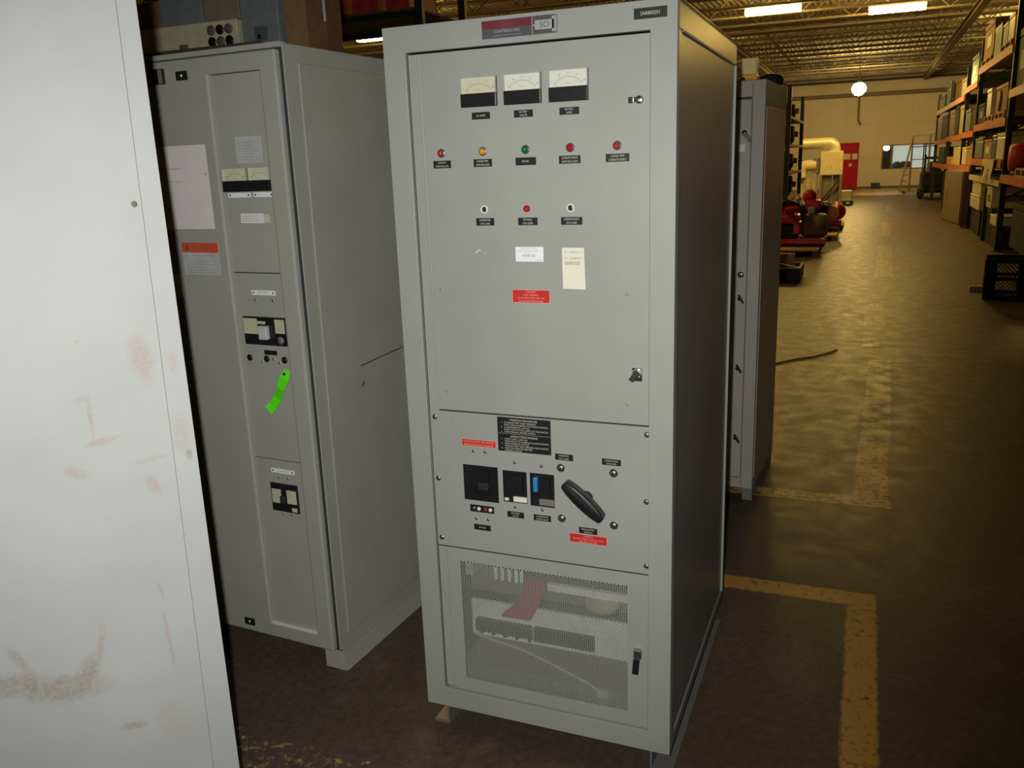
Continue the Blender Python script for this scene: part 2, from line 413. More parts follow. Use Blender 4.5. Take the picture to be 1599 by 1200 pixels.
tag(MB().box(2.4, 4.4, HY1+.35, HY1+1.0, .66, .72).box(2.45, 2.5, HY1+.4, HY1+.9, 0, .66).box(4.3, 4.35, HY1+.4, HY1+.9, 0, .66).build('desk', 'ply'), 'plain desk under the window inside the office', 'desk')
ch = thing('office_chair', 'grey-green round-backed office chair behind the window glass', 'chair', (2.5, HY1+1.3, 0))
MB().lathe([(0, -.03), (.22, -.03), (.24, 0), (.22, .03), (0, .03)], (0, 0, .98), 'y', seg=24).build('backrest', 'bluegrey', ch)
MB().bbox(-.22, .22, -.2, .2, .44, .50, .02).build('seat', 'bluegrey', ch); MB().tube([(0, 0, .05), (0, 0, .45)], .03).box(-.25, .25, -.02, .02, 0, .05).box(-.02, .02, -.25, .25, 0, .05).tube([(0, .03, .5), (0, .03, .8)], .015).build('base', 'black', ch)

# open-web roof joists
def joist(n, y):
    b = MB(); x0, x1, zt, zb = HX0+.01, HX1-.01, HZ-.005, 5.06
    b.box(x0, x1, y-.05, y+.05, zt-.05, zt); b.box(x0, x1, y-.05, y+.05, zb, zb+.05)
    k = 0; x = x0; st = .56
    while x+st < x1:
        a, c = (zb+.025, zt-.025) if k % 2 == 0 else (zt-.025, zb+.025)
        b.tube([(x, y, a), (x+st, y, c)], .014, 0, 5, False); x += st; k += 1
    struct(b.build('trim_%d' % n, 'joist'))
for i in range(30): joist(3+i, .9+i*1.46)
for i, x in enumerate((-9.0, -2.8, 3.4)):      # girders along the hall
    struct(MB().box(x-.09, x+.09, HY0+.02, HY1-.3, 4.86, 4.90).box(x-.012, x+.012, HY0+.02, HY1-.3, 4.90, 5.02).box(x-.09, x+.09, HY0+.02, HY1-.3, 5.02, 5.055).build('trim_%d' % (40+i), 'joist'))

# lamps
def tube_lamp(loc, label, rz=0):
    o = thing('ceiling_light', label, 'ceiling light', loc, rz, 'long fixtures hung under the joists')
    MB().bbox(-.64, .64, -.06, .06, .10, .17, .01).build('housing', 'white_metal', o)
    b = MB(); prof = [(-.14, .10), (-.15, .05), (-.09, .01), (.09, .01), (.15, .05), (.14, .10)]
    b.prism(prof, 'x', -.62, .62).build('diffuser', 'tube', o)
    for x in (-.5, .5): MB().tube([(x, 0, .17), (x, 0, HZ-loc[2])], .008).build('hanger', 'black', o)
    return o
tube_lamp((-1.10, 20.2, 4.93), 'glowing long ceiling light left of the aisle, next to the grey rear cabinet in view')
tube_lamp((1.60, 21.8, 4.93), 'glowing long ceiling light right of the aisle, nearest the orange racks')
tube_lamp((-10.45, 18.1, 4.9), 'glowing ceiling light far to the left, seen between the two grey cabinets')
for q, (x, y) in enumerate(((-5.2, 29.5), (5.4, 29.0), (5.6, 22.5), (-4.4, 12.6))):
    tube_lamp((x, y, 4.93), ('long ceiling light high over the far left racks',
                             'long ceiling light above the far end of the right rack', 'long ceiling light above the middle of the right rack', 'long ceiling light above the open floor left of the aisle, nearest the camera')[q])
hb = thing('high_bay_lamp', 'round glowing lamp hanging in the aisle in front of the back wall', 'ceiling light', (.66, 36.6, 4.18))
MB().lathe([(0, -.26), (.14, -.23), (.25, -.10), (.27, .04), (.22, .16), (.10, .24), (0, .25)], (0, 0, 0)).build('globe', 'tube_far', hb)
MB().lathe([(.12, .22), (.10, .4), (.03, .46)], (0, 0, 0)).build('ballast', 'black', hb); MB().tube([(0, 0, .44), (0, 0, HZ-4.18)], .012).build('hanger', 'black', hb)

# ------------------------------------------------------------------ main control cabinet (front at y = 0)
cab = thing('control_cabinet', 'tall grey control cabinet with three meters, pilot lamps and a perforated lower door', 'cabinet')
W, ZB, ZT, DP = .762, .085, 2.060, .955
OX0, OX1, OZ0, OZ1 = .063, .6994, .1494, 1.9957
b = MB()
b.frame(0, W, ZB, ZT, OX0, OX1, OZ0, OZ1, 0, .022)                                  # front flange
b.box(OX0-.003, OX0, .022, .06, OZ0, OZ1); b.box(OX1, OX1+.003, .022, .06, OZ0, OZ1)
b.box(0, .004, .022, DP, ZB, ZT); b.box(0, W, DP-.004, DP, ZB, ZT); b.box(.004, W-.004, .022, DP-.004, ZB, ZB+.004)
b.box(.0, W, .022, DP, ZT-.004, ZT)
b.build('body', 'grey', cab, .0025)
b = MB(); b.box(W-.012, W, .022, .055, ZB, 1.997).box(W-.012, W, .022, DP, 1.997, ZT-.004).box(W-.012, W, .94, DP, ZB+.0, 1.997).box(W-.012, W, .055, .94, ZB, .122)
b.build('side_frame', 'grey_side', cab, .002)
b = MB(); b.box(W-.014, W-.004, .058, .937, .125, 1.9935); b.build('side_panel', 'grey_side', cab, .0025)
b = MB(); b.box(W-.005, W+.003, .9375, .9445, .118, 1.9935).box(W-.004, W+.0015, .062, .932, 1.9935, 1.9965).build('panel_edge_trim', 'grey', cab)
b = MB(); b.box(.004, .006, .03, DP-.006, ZB+.006, ZT-.006).box(W-.018, W-.016, .03, DP-.006, ZB+.006, ZT-.006).box(.006, W-.018, DP-.008, DP-.006, ZB+.006, ZT-.006)
b.box(.006, W-.018, .03, DP-.01, .60, .605).build('liner', 'shell_in', cab)
for x0, x1, xf in ((.052, .058, .004), (.700, .706, .764)):                          # base channels, flange outwards
    b = MB(); b.box(x0, x1, .028, DP-.03, .006, ZB); b.box(min(x0, xf), max(x1, xf), .028, DP-.03, 0, .006); b.box(min(x0, xf if xf < .5 else .75), max(x1, min(xf, .75)), .028, DP-.03, ZB-.006, ZB)
    b.build('base_channel', 'channel', cab)
MB().box(.0690, .0980, .006, .010, .160, 1.990).tube([(.0984, .0075, .160), (.0984, .0075, 1.990)], .0028, 0, 8).build('hinge_strip', 'grey', cab)
MB().box(OX0+.0002, OX0+.006, .012, .03, OZ0, OZ1).build('gasket', 'gasket', cab)
# upper door
dx0, dx1, dz0, dz1 = .1005, .6985, 1.0485, 1.9905
door = MB().box(dx0, dx1, .004, .024, dz0, dz1).build('upper_door', 'grey', cab, .002)
# middle breaker panel with three windows
WIN = [(.1638, .2710, .7847, .8917), (.2854, .3574, .7925, .8863), (.3664, .4379, .7898, .8870)]
b = MB(); px0, px1, pz0, pz1 = .0695, .6990, .6315, 1.0450
b.box(px0, WIN[0][0], .004, .010, pz0, pz1); xs = WIN[0][0]
for i, (a, c, e, f) in enumerate(WIN):
    nx = WIN[i+1][0] if i < 2 else px1
    b.box(a, c, .004, .010, pz0, e).box(a, c, .004, .010, f, pz1).box(c, nx, .004, .010, pz0, pz1)
b.build('breaker_panel', 'grey', cab)
# lower door, perforated
lx0, lx1, lz0, lz1 = .1000, .6985, .1560, .6275
mx0, mx1, mz0, mz1 = .1371, .6412, .1955, .5880
ld = MB().frame(lx0, lx1, lz0, lz1, mx0, mx1, mz0, mz1, .004, .008).box(lx0, lx0+.004, .008, .024, lz0, lz1).box(lx1-.004, lx1, .008, .024, lz0, lz1).box(lx0, lx1, .008, .024, lz1-.004, lz1).box(lx0, lx1, .008, .024, lz0, lz0+.004).build('lower_door', 'grey', cab)
MB().box(.0690, .6990, .0035, .0125, .628, .6312).build('panel_joint', 'gasket', cab)
MB().box(.0990, .6990, .0035, .0125, 1.0452, 1.0482).build('panel_joint', 'gasket', cab)
def perforated(x0, x1, z0, z1, y, nc, nr, rad, th):
    vs = []; fs = []; dx = (x1-x0)/nc; p = (z1-z0)/(nr+.5)
    oct_ = [(math.cos(PI/4*k), math.sin(PI/4*k)) for k in range(8)]
    out = [(.5, 0), (.5, .5), (0, .5), (-.5, .5), (-.5, 0), (-.5, -.5), (0, -.5), (.5, -.5)]
    for i in range(nc):
        cx = x0+(i+.5)*dx; off = 0 if i % 2 else p/2
        for j in range(nr):
            cz = z0+off+(j+.5)*p; o = len(vs)
            vs += [(cx+a*dx, y, cz+c*p) for a, c in out]
            vs += [(cx+a*rad, y, cz+c*rad) for a, c in oct_]
            vs += [(cx+a*rad, y+th, cz+c*rad) for a, c in oct_]
            for k in range(8):
                l = (k+1) % 8
                fs.append((o+k, o+l, o+8+l, o+8+k)); fs.append((o+8+k, o+8+l, o+16+l, o+16+k))
        za, zb = (z1-p/2, z1) if i % 2 else (z0, z0+p/2)
        o = len(vs); vs += [(cx-dx/2, y, za), (cx+dx/2, y, za), (cx+dx/2, y, zb), (cx-dx/2, y, zb)]; fs.append((o, o+1, o+2, o+3))
    m = MB(); m.v = vs; m.f = fs; m.mi = [0]*len(fs); m.sm = [False]*len(fs); return m
perforated(mx0, mx1, mz0, mz1, .0055, 91, 61, .00252, .001).build('perforated_sheet', 'grey', ld)
# lettering plates
def plate(name, x, z, w, h, lines, y=.004, mats=('label_black', 'label_text'), fill=.78, th=None, pitch=None, parent=cab, align='CENTER', tk=.0016):
    b = MB().box(x-w/2, x+w/2, y-tk, y, z-h/2, z+h/2); n = len(lines)
    p = pitch or h*.92/n; hh = th or p*.62
    for i, s in enumerate(lines):
        if s: b.text(s, x if align == 'CENTER' else x-w*.40, z+(n-1)*p/2-i*p, y-tk-.0003, hh, 1, w*fill, align)
    return b.build(name, mats, parent)
plate('nameplate', .7, 2.0318, .0765, .0235, ['SAR800201'], y=0, fill=.58, th=.0078)
for (x, z, w, s) in ((.267, 1.8316, .0495, ['AC AMPS']), (.382, 1.8306, .050, ['BATTERY', 'VOLTS']), (.501, 1.8303, .050, ['BATTERY', 'AMPS'])):
    plate('nameplate', x, z, w, .0172, s, fill=.5 if len(s) == 1 else .42, th=.0052 if len(s) == 1 else .0046)
for x, w, s in ((.1509, .0502, ['UTILITY', 'SUPPLYING LOAD']), (.2666, .0508, ['INVERTER', 'SUPPLYING LOAD']), (.3842, .0545, ['IN SYNC']),
                (.4998, .0552, ['ALTERNATE SOURCE', 'SUPPLYING LOAD']), (.6204, .058, ['LOAD ON', 'ALTERNATE SOURCE'])):
    plate('nameplate', x, 1.7163, w, .0190, s, fill=.74 if len(s) == 2 else .34, th=.005)
for x, w, s in ((.2661, .0505, ['INVERTER', 'ON LINE']), (.3848, .0525, ['BYPASS', 'ON LINE']), (.5018, .0555, ['ALTERNATE SOURCE', 'ON LINE'])):
    plate('nameplate', x, 1.5680, w, .0190, s, fill=.7, th=.005)
for x, z, w, s in ((.216, .7038, .0515, ['BYPASS']), (.3207, .7564, .050, ['BATTERY', 'INPUT']), (.4004, .7564, .0505, ['ALTERNATE', 'SOURCE INPUT']), (.468, .9414, .0502, ['INVERTER', 'TO LOAD']),
                   (.5993, .9402, .0512, ['ALTERNATE SOURCE', 'TO LOAD']), (.5325, .7356, .051, ['MANUAL BYPASS', 'SWITCH'])):
    plate('nameplate', x, z, w, .0172, s, fill=.72, th=.0045)
# maker's plate
b = MB().box(.2803, .4780, -.0022, 0, 2.0079, 2.0518, 0).box(.2830, .4128, -.0026, -.0022, 2.0310, 2.0490, 1).box(.4130, .4146, -.0028, -.0022, 2.0092, 2.0506, 2)
b.frame(.2803, .4780, 2.0079, 2.0518, .2815, .4768, 2.0090, 2.0507, -.0027, -.0022, 2)
b.text('CONTROLS INC', .3482, 2.0245, -.0028, .0066, 2, .116); b.text('S I N E  W A V E', .3482, 2.0400, -.0030, .0072, 0, .10)
b.box(.310, .386, -.0027, -.0022, 2.0145, 2.0153, 2)
b.box(.4205, .4685, -.0027, -.0022, 2.0195, 2.0405, 2).prism([(.4640, 2.0130), (.4700, 2.0130), (.4700, 2.0470), (.4640, 2.0470)], 'y', -.0027, -.0022, 2)
b.text('SCI', .4450, 2.0300, -.0031, .0125, 0, .034).box(.4165, .4205, -.0027, -.0022, 2.028, 2.032, 2).box(.4715, .4750, -.0027, -.0022, 2.0115, 2.049, 2)
b.build('maker_plate', ('logo_dark', 'logo_red', 'logo_silver'), cab)
# meters
def meter(x0, x1, z0, z1, zs, dialmat, ang, parent, yf=.004, name='panel_meter', ticks=21):
    xm, y0 = (x0+x1)/2, yf
    o = MB().bbox(x0, x1, y0-.014, y0, z0, zs, .0015).box(x0, x1, y0-.006, y0, zs, z1).frame(x0, x1, zs, z1, x0+.0018, x1-.0018, zs+.0002, z1-.0018, y0-.013, y0-.006, 1).build(name, ('black', 'logo_silver'), parent)
    w, h = x1-x0-.0045, z1-zs-.0025; b = MB(); b.box(xm-w/2, xm+w/2, y0-.0085, y0-.0062, zs+.0005, zs+.0005+h)
    R = min(w*.62, h*1.22); cz = zs-h*.62
    for i in range(ticks):
        a = math.radians(48-96*i/(ticks-1)); l = .10 if i % 5 == 0 else .05
        p = lambda r: (xm-math.sin(a)*R*r, y0-.0088, cz+math.cos(a)*R*r)
        b.bar(p(1), p(1+l), .0003, .00055, 1)
        if i < ticks-1:
            a2 = math.radians(48-96*(i+1)/(ticks-1)); b.bar(p(1), (xm-math.sin(a2)*R, y0-.0088, cz+math.cos(a2)*R), .0003, .0004, 1)
    for i in range(0, ticks, 5):
        a = math.radians(48-96*i/(ticks-1)); b.text(str(i*5), xm-math.sin(a)*R*1.19, cz+math.cos(a)*R*1.19, y0-.0088, h*.09, 1)
    b.box(xm-.007, xm+.007, y0-.0088, y0-.0085, zs+h*.2, zs+h*.22, 2)
    b.build('dial', (dialmat, 'dial_ink', 'dial_red'), o)
    a = math.radians(ang); MB().bar((xm-math.sin(a)*R*.55, y0-.0095, cz+math.cos(a)*R*.55), (xm-math.sin(a)*R*1.02, y0-.0095, cz+math.cos(a)*R*1.02), .0005, .0006).build('needle', 'dial_red', o)
    return o
meter(.2181, .3145, 1.8527, 1.9244, 1.8850, 'dial_yellow', 46, cab)
meter(.3352, .4317, 1.8525, 1.9247, 1.8853, 'dial', 44, cab)
meter(.4530, .5509, 1.8520, 1.9258, 1.8856, 'dial', 47, cab)
# pilot lamps and buttons
for x, k in ((.1499, 'lens_rust'), (.2672, 'lens_amber'), (.3842, 'lens_green'), (.5014, 'lens_red'), (.6196, 'lens_rust')):
    o = MB().lathe([(.0088, 0), (.0088, .004), (.0078, .009), (.0045, .0122), (0, .0132)], (x, .004, 1.7446), 'y').build('pilot_lamp', k, cab)
    MB().lathe([(.0092, 0), (.0112, 0), (.0112, .0015), (.0092, .0025)], (x, .004, 1.7446), 'y').build('bezel', 'steel', o)
o = MB().lathe([(.0088, 0), (.0088, .004), (.0078, .009), (.0045, .0122), (0, .0132)], (.3838, .004, 1.6), 'y').build('pilot_lamp', 'lens_red', cab)
for x in (.2672, .5009):
    o = MB().lathe([(.0072, 0), (.0118, 0), (.0118, .006), (.0100, .0085), (.0072, .0085), (.0068, .003)], (x, .004, 1.6), 'y').build('push_button', 'dial', cab)
    MB().lathe([(.0066, 0), (.0066, .005), (.0050, .006), (0, .006)], (x, .004, 1.6), 'y').build('button_cap', 'black', o)
# latches
o = MB().lathe([(.0105, 0), (.0105, .004), (.008, .009), (0, .0095)], (.674, .004, 1.8455), 'y').box(.655, .674, -.008, .0, 1.8395, 1.8515).build('door_latch', 'chrome', cab, .001)
MB().bbox(.650, .662, -.012, -.002, 1.838, 1.852, .002).build('pawl', 'chrome', o)
o = MB().box(.656, .682, .0, .004, 1.166, 1.200).lathe([(.010, 0), (.010, .006), (.007, .013), (0, .014)], (.667, 0, 1.189), 'y').build('door_latch', 'chrome', cab, .001)
MB().bar((.674, -.012, 1.196), (.656, -.016, 1.170), .008, .013).build('handle_tongue', 'chrome', o); MB().lathe([(.006, 0), (.006, .016), (0, .018)], (.678, 0, 1.182), 'y').build('padlock_eye', 'steel', o)
o = MB().bbox(.661, .683, -.010, .004, .378, .405, .003).build('door_latch', 'steel', cab)
MB().prism([(.6595, .336), (.6760, .336), (.6800, .381), (.6630, .381)], 'y', -.020, -.011).build('lever', 'black', o)
# stickers
def printed(name, x0, x1, z0, z1, mats, rows, y=.004, parent=cab):
    b = MB().box(x0, x1, y-.0008, y, z0, z1); w, h = x1-x0, z1-z0
    for (s, fx, fz, fh, fw, mi) in rows: b.text(s, x0+w*fx, z0+h*fz, y-.0011, h*fh, mi, w*fw)
    return b.build(name, mats, parent)
o = printed('white_sticker', .3480, .4246, 1.4659, 1.5036, ('white_label', 'ink', 'ink_dark'), [('LIFE SAFETY SYSTEM', .5, .87, .09, .62, 1), ('S/N 1 2 0 V  60HZ  SINGLE PH', .5, .72, .10, .76, 1), ('4-HVB-120-1', .5, .42, .20, .46, 2), ('1 OF 001', .82, .10, .10, .32, 1)])
b = MB().prism([(.4746, 1.5015), (.5326, 1.5015), (.5356, 1.3964), (.4755, 1.3975)], 'y', .0032, .004)
b.text('ID  10482X1H', .505, 1.4905, .0029, .006, 1, .046).text('SN  SAR800201', .505, 1.4755, .0029, .006, 1, .046)
for k in range(26): b.box(.4822+k*.00155, .4822+k*.00155+random.choice((.0005, .0008, .0011)), .0029, .0032, 1.4580, 1.4670, 1)
b.build('inventory_sticker', ('beige_label', 'ink'), cab)
def red(x0, x1, z0, z1, lines, y=.004):
    n = len(lines); h = z1-z0
    b = MB().box(x0-.0012, x1+.0012, y-.0005, y, z0-.0012, z1+.0012, 1).box(x0, x1, y-.0009, y-.0004, z0, z1, 0)
    for i, (s, fw) in enumerate(lines): b.text(s, (x0+x1)/2, z1-h*(i+.55)/n, y-.0012, h/n*.6, 1, (x1-x0)*fw)
    b.build('warning_label', ('red_label', 'red_text'), cab)
red(.3362, .4378, 1.3595, 1.3919, [('CAUTION', .26), ('FUSED TERMINALS', .40), ('TO BE SERVICED ONLY BY', .74), ('QUALIFIED PERSONNEL', .68)])
red(.1660, .2680, .9488, .9672, [('CAUTION DO NOT OPEN BREAKER', .92), ('BEFORE BYPASSING INVERTER', .88)])
red(.4800, .5842, .6985, .7226, [('WARNING', .26), ('DO NOT OPERATE UNTIL IN SYNC', .82), ('SEE PROCEDURE', .52)])
# instruction plate
b = MB().box(.2765, .4314, .0024, .004, .9432, 1.0412).box(.2768, .4311, .0020, .0024, .9945, .9953, 2)
def instr(zt, title, rows):
    b.text(title, .354, zt, .0020, .0058, 1, .08)
    for i, s in enumerate(rows):
        z = zt-.0078-i*.0066
        if not s.startswith(' '): b.text('%d.' % (rows[:i+1].__len__()//2+1), .2890, z, .0020, .0042, 1)
        b.text(s.strip(), .2965, z, .0020, .0044, 1, .128, 'LEFT')
instr(1.0345, 'STARTING PROCEDURE', ['CLOSE BATTERY INPUT BREAKER', ' WAIT UNTIL INVERTER VOLTS READ NORMAL', 'CLOSE INVERTER OUTPUT', ' CHECK THAT IN SYNC LAMP IS LIT THEN SWITCH', 'TURN MANUAL BYPASS SWITCH'])
instr(.9875, 'ALTERNATE SOURCE PROCEDURE', ['CHECK SYNC LAMP ON', ' TURN SWITCH TO ALTERNATE SOURCE POSITION', 'OPEN INVERTER OUTPUT', ' OPEN BATTERY INPUT BREAKER AND INVERTER', 'WAIT FIVE MINUTES BEFORE', ' OPENING DOORS'])
b.build('instruction_plate', ('label_black', 'label_text', 'logo_silver'), cab)
MB().bar((.2345, .0035, 1.487), (.2445, .0035, 1.4955), .0006, .0022).bar((.2440, .0035, 1.4955), (.2500, .0035, 1.493), .0006, .0016).build('scratch', 'beige_label', cab)
MB().bar((.2585, .0035, 1.483), (.2630, .0035, 1.489), .0006, .0016).build('scratch', 'lab_grey', cab)
# breakers behind the windows
for i, (a, c, e, f) in enumerate(WIN):
    o = MB().box(a-.004, c+.004, .022, .11, e-.004, f+.004).box((a+c)/2-.018, (a+c)/2+.018, .014, .022, e+.018, f-.018).build('circuit_breaker', 'black', cab)
    MB().frame(a-.0005, c+.0005, e-.0005, f+.0005, a+.0012, c-.0012, e+.0012, f-.0012, .0045, .0225).build('surround', 'black_matt', o)
    if i == 0: MB().bbox(.206, .236, .008, .022, .815, .838, .003).build('toggle', 'black_matt', o)
    if i == 1: MB().box(.3135, .3535, .0085, .014, .7935, .8080).box(.2870, .2985, .0085, .014, .7945, .8016).build('rating_label', 'beige_label', o)
    if i == 2:
        MB().bbox(.3740, .3872, .004, .020, .8300, .8730, .003).build('toggle', 'blue', o); MB().box(.3910, .4365, .0085, .014, .7925, .8100).build('rating_label', 'frame_grey', o)
b = MB().box(.1807, .2548, .002, .004, .7507, .7716)
o = b.build('pilot_strip', 'label_black', cab)
for x, k in ((.1925, 'screw'), (.2085, 'dial'), (.2285, 'lens_rust'), (.2440, 'dial')):
    MB().lathe([(.0058, 0), (.0058, .002), (.004, .0035), (0, .0035)], (x, .002, .7612), 'y', seg=14).build('terminal_screw', k, o)
# rotary transfer handle, seen turned clockwise from upright
b = MB(); cx, cz, an = .5285, .8330, math.radians(-41.5); ux, uz = math.cos(an), math.sin(an); nx, nz = -uz, ux
ring = [(-.0700, .005), (-.0660, .0115), (-.045, .0165), (-.02, .0190), (0, .0195), (.02, .0190), (.045, .0165), (.0660, .0115), (.0700, .005)]
pts = ring+[(a, -c) for a, c in ring[::-1]]
def hp(p, k=1): return (cx+(p[0]*ux+p[1]*nx)*k, cz+(p[0]*uz+p[1]*nz)*k)
lay = [(.94, -.010), (1, -.016), (1, -.032), (.95, -.038), (.80, -.040)]
vs = [(hp((p[0]*(1 if k > .9 else .93), p[1]*k))[0], y, hp((p[0]*(1 if k > .9 else .93), p[1]*k))[1]) for k, y in lay for p in pts]; n = len(pts)
b.add(vs, [(i*n+j, i*n+(j+1) % n, (i+1)*n+(j+1) % n, (i+1)*n+j) for i in range(len(lay)-1) for j in range(n)]+[tuple(range((len(lay)-1)*n, len(lay)*n))]+[tuple(range(n))[::-1]], 0, True)
b.bar((hp((-.055, 0))[0], -.041, hp((-.055, 0))[1]), (hp((.055, 0))[0], -.041, hp((.055, 0))[1]), .006, .006)
o = b.build('transfer_handle', 'black', cab)
MB().lathe([(.019, 0), (.019, .012), (.014, .016)], (cx, .004, cz), 'y').build('handle_hub', 'black_matt', o)
# bolts and screws
def bolt(x, z, r, name='bolt', k='screw', y=.004, parent=cab, h=None):
    h = h or r*.55
    MB().lathe([(r*1.25, 0), (r*1.25, h*.25), (r, h*.3), (r*.96, h*.8), (r*.6, h), (0, h*1.02)], (x, y, z), 'y', seg=12).build(name, k, parent)
for x, z in ((.458, .910), (.6052, .9104), (.4574, .7631), (.605, .7613)): bolt(x, z, .0095, 'bolt', 'steel', h=.007)
for x, z in ((.6436, 1.3875), (.6442, 1.1026), (.1285, 1.3899), (.1285, 1.1051)): bolt(x, z, .0045, 'bolt', 'grey')
for x, z in ((.0835, 1.0252), (.0832, .8404), (.0828, .6550), (.6941, 1.0245), (.6933, .8395), (.6939, .6552)): bolt(x, z, .0062, 'screw')
for x, z in ((.1984, .9332), (.2348, .9339), (.3227, .911), (.4018, .9088), (.3201, .7792), (.4013, .7807), (.1978, .7292), (.2349, .73)): bolt(x, z, .0036, 'screw')
for z in (1.95, 1.78, 1.62, 1.44, 1.29, 1.0707, .60, .48, .36, .21): bolt(.0832, z, .0022, 'screw', 'grey', .006)
for z in (1.93, 1.80, 1.376, 1.2301, 1.0837): bolt(.1070, z, .0022, 'screw', 'grey')
for x, z in ((.115, .59), (.115, .50), (.115, .38), (.115, .23), (.6685, .55)): bolt(x, z, .0024, 'screw', 'grey')
# equipment seen through the perforated door
o = MB().box(.070, .600, .205, .215, .224, .350).build('terminal_board', 'board', cab)
b = MB()
for k in range(14): b.box(.090+k*.0137, .1005+k*.0137, .185, .205, .249-(.008 if k % 3 == 1 else 0), .290)
b.build('terminal_block', 'black', o)
b = MB()
for k in range(13): b.box(.290+k*.0150, .3030+k*.0150, .185, .205, .2475, .288)
b.box(.288, .4865, .19, .205, .244, .2915).build('terminal_block', 'black', o)
b = MB(); b.box(.335, .60, .20, .215, .424, .447).build('bus_bar', 'board', cab)
b = MB().lathe([(.012, -.02), (.055, -.02), (.060, 0), (.055, .02), (.012, .02)], (.505, .23, .402), 'z').build('coil', 'tan', cab)
b = MB(); b.prism([(.287, .482), (.344, .482), (.352, .455), (.294, .339), (.196, .338), (.205, .352), (.258, .40)], 'y', .150, .152).build('warning_card', 'red_label', cab)
b = MB(); b.box(.072, .098, .17, .24, .452, .52).build('fuse', 'cable_white', cab)
for x in (.163, .186, .21, .232, .25): MB().tube([(x, .2, .437), (x, .2, .55)], .0068).build('fuse', 'board', cab)
MB().box(.07, .60, .24, .44, .086, .20).box(.20, .60, .25, .50, .36, .42).box(.05, .20, .25, .45, .36, .46).build('transformer', 'frame_grey', cab)
MB().tube([(.083, .19, .236), (.17, .18, .226), (.254, .18, .213), (.351, .19, .174), (.471, .2, .121), (.505, .2, .097)], .0042).bbox(.495, .530, .19, .215, .084, .108, .004).build('cable', 'cable_white', cab)
# tan wedge added at the left foot, standing for lit floor
tag(MB().prism([(.006, .0065), (.050, .0065), (.050, .064), (.038, .056)], 'y', .032, .11).build('shim', 'shim_tan'), 'small tan wedge on the left front foot under the control cabinet', 'wedge')

# ------------------------------------------------------------------ left switchboard
R34 = math.radians(-3.4)
lc = thing('switchboard', 'grey electrical switchboard with two breakers and a warning label, left of the meter cabinet', 'cabinet', (-0.4293, 0.1733, 0), R34)
LW, LZ0, LZ1, LD = .92, .076, 2.083, .75
MB().box(-LW, -.009, .0, LD, LZ0, LZ1).build('body', 'grey_lc', lc, .004)
MB().box(-LW, -.013, -.004, .02, LZ1, LZ1+.003).box(-LW, -.010, -.0045, .0, 2.071, 2.083).build('top_lip', 'grey_lc', lc)
rx0, rx1, rz0, rz1 = -.286, -.082, .140, 2.010
dfr = MB().frame(-LW+.006, -.016, .086, 2.064, rx0, rx1, rz0, rz1, -.028, -.002).build('door', 'grey_lc', lc, .006)
MB().box(-LW+.004, -.011, -.0035, .004, .08, 2.070).build('gasket', 'gasket', lc)
for z0, z1 in ((rz0+.002, .7695), (.7735, 1.402), (1.406, rz1-.002)): MB().box(rx0+.001, rx1-.001, -.016, -.006, z0, z1).build('cover_plate', 'grey_lc', lc)
MB().box(rx0+.002, rx1-.002, -.027, -.016, rz0-.001, rz0+.0025).build('sill', 'beige_label', lc)
b = MB(); b.prism([(.050, .118), (LD-.04, .118), (LD-.04, 2.030), (.066, 2.030)], 'x', -.009, -.004).build('side_panel', 'grey_lc', lc, .002)
b = MB(); b.bar((-.0035, .25, 1.05), (-.0035, .53, 1.062), .0012, .004).bar((-.0035, .25, .975), (-.0035, .262, .992), .0012, .006).build('scuff_mark', 'scuff', lc)
yF = -.016
def lplate(name, u, z, w, h, lines, y=yF, mats=('white_label', 'ink_dark'), **k): return plate(name, u, z, w, h, lines, y, mats, parent=lc, **k)
b = MB().box(-.213, -.110, yF-.0008, yF, 1.744, 1.824)
b.text('E', -.200, 1.815, yF-.0011, .007, 1)
for k in range(7): b.box(-.205, -.118-(k % 3)*.012, yF-.0011, yF-.0008, 1.754+k*.0085, 1.7552+k*.0085, 1)
b.build('rating_plate', ('lab_grey', 'ink'), lc)
meter(-.2725, -.1735, 1.6585, 1.7315, 1.692, 'dial_yellow', 46, lc, yF); meter(-.1655, -.0830, 1.6590, 1.7315, 1.692, 'dial_yellow', 46, lc, yF)
for u0, u1 in ((-.265, -.173), (-.1615, -.0825)):
    o = lplate('nameplate', (u0+u1)/2, 1.648, u1-u0, .0145, [''])
    for x in (u0+.008, u1-.008): bolt(x, 1.648, .0028, 'screw', 'ink_dark', yF-.0016, o)
b = MB().box(-.224, -.130, yF-.0008, yF, 1.561, 1.591).box(-.130, -.108, yF-.0008, yF, 1.562, 1.588, 2)
for k in range(3): b.box(-.218, -.15-(k*.01), yF-.0011, yF-.0008, 1.568+k*.007, 1.5692+k*.007, 1)
b.build('sticker', ('doc', 'ink', 'pale_breaker'), lc)
yD = -.028
b = MB().box(-.60, -.327, yD-.0012, yD, 1.544, 1.807)
for z in (1.735, 1.6945): b.box(-.55, -.44, yD-.0015, yD-.0012, z, z+.002, 1)
b.lathe([(.003, 0), (.003, .001), (0, .001)], (-.337, yD-.0012, 1.716), 'y', 1, 10).build('document', ('doc', 'ink'), lc)
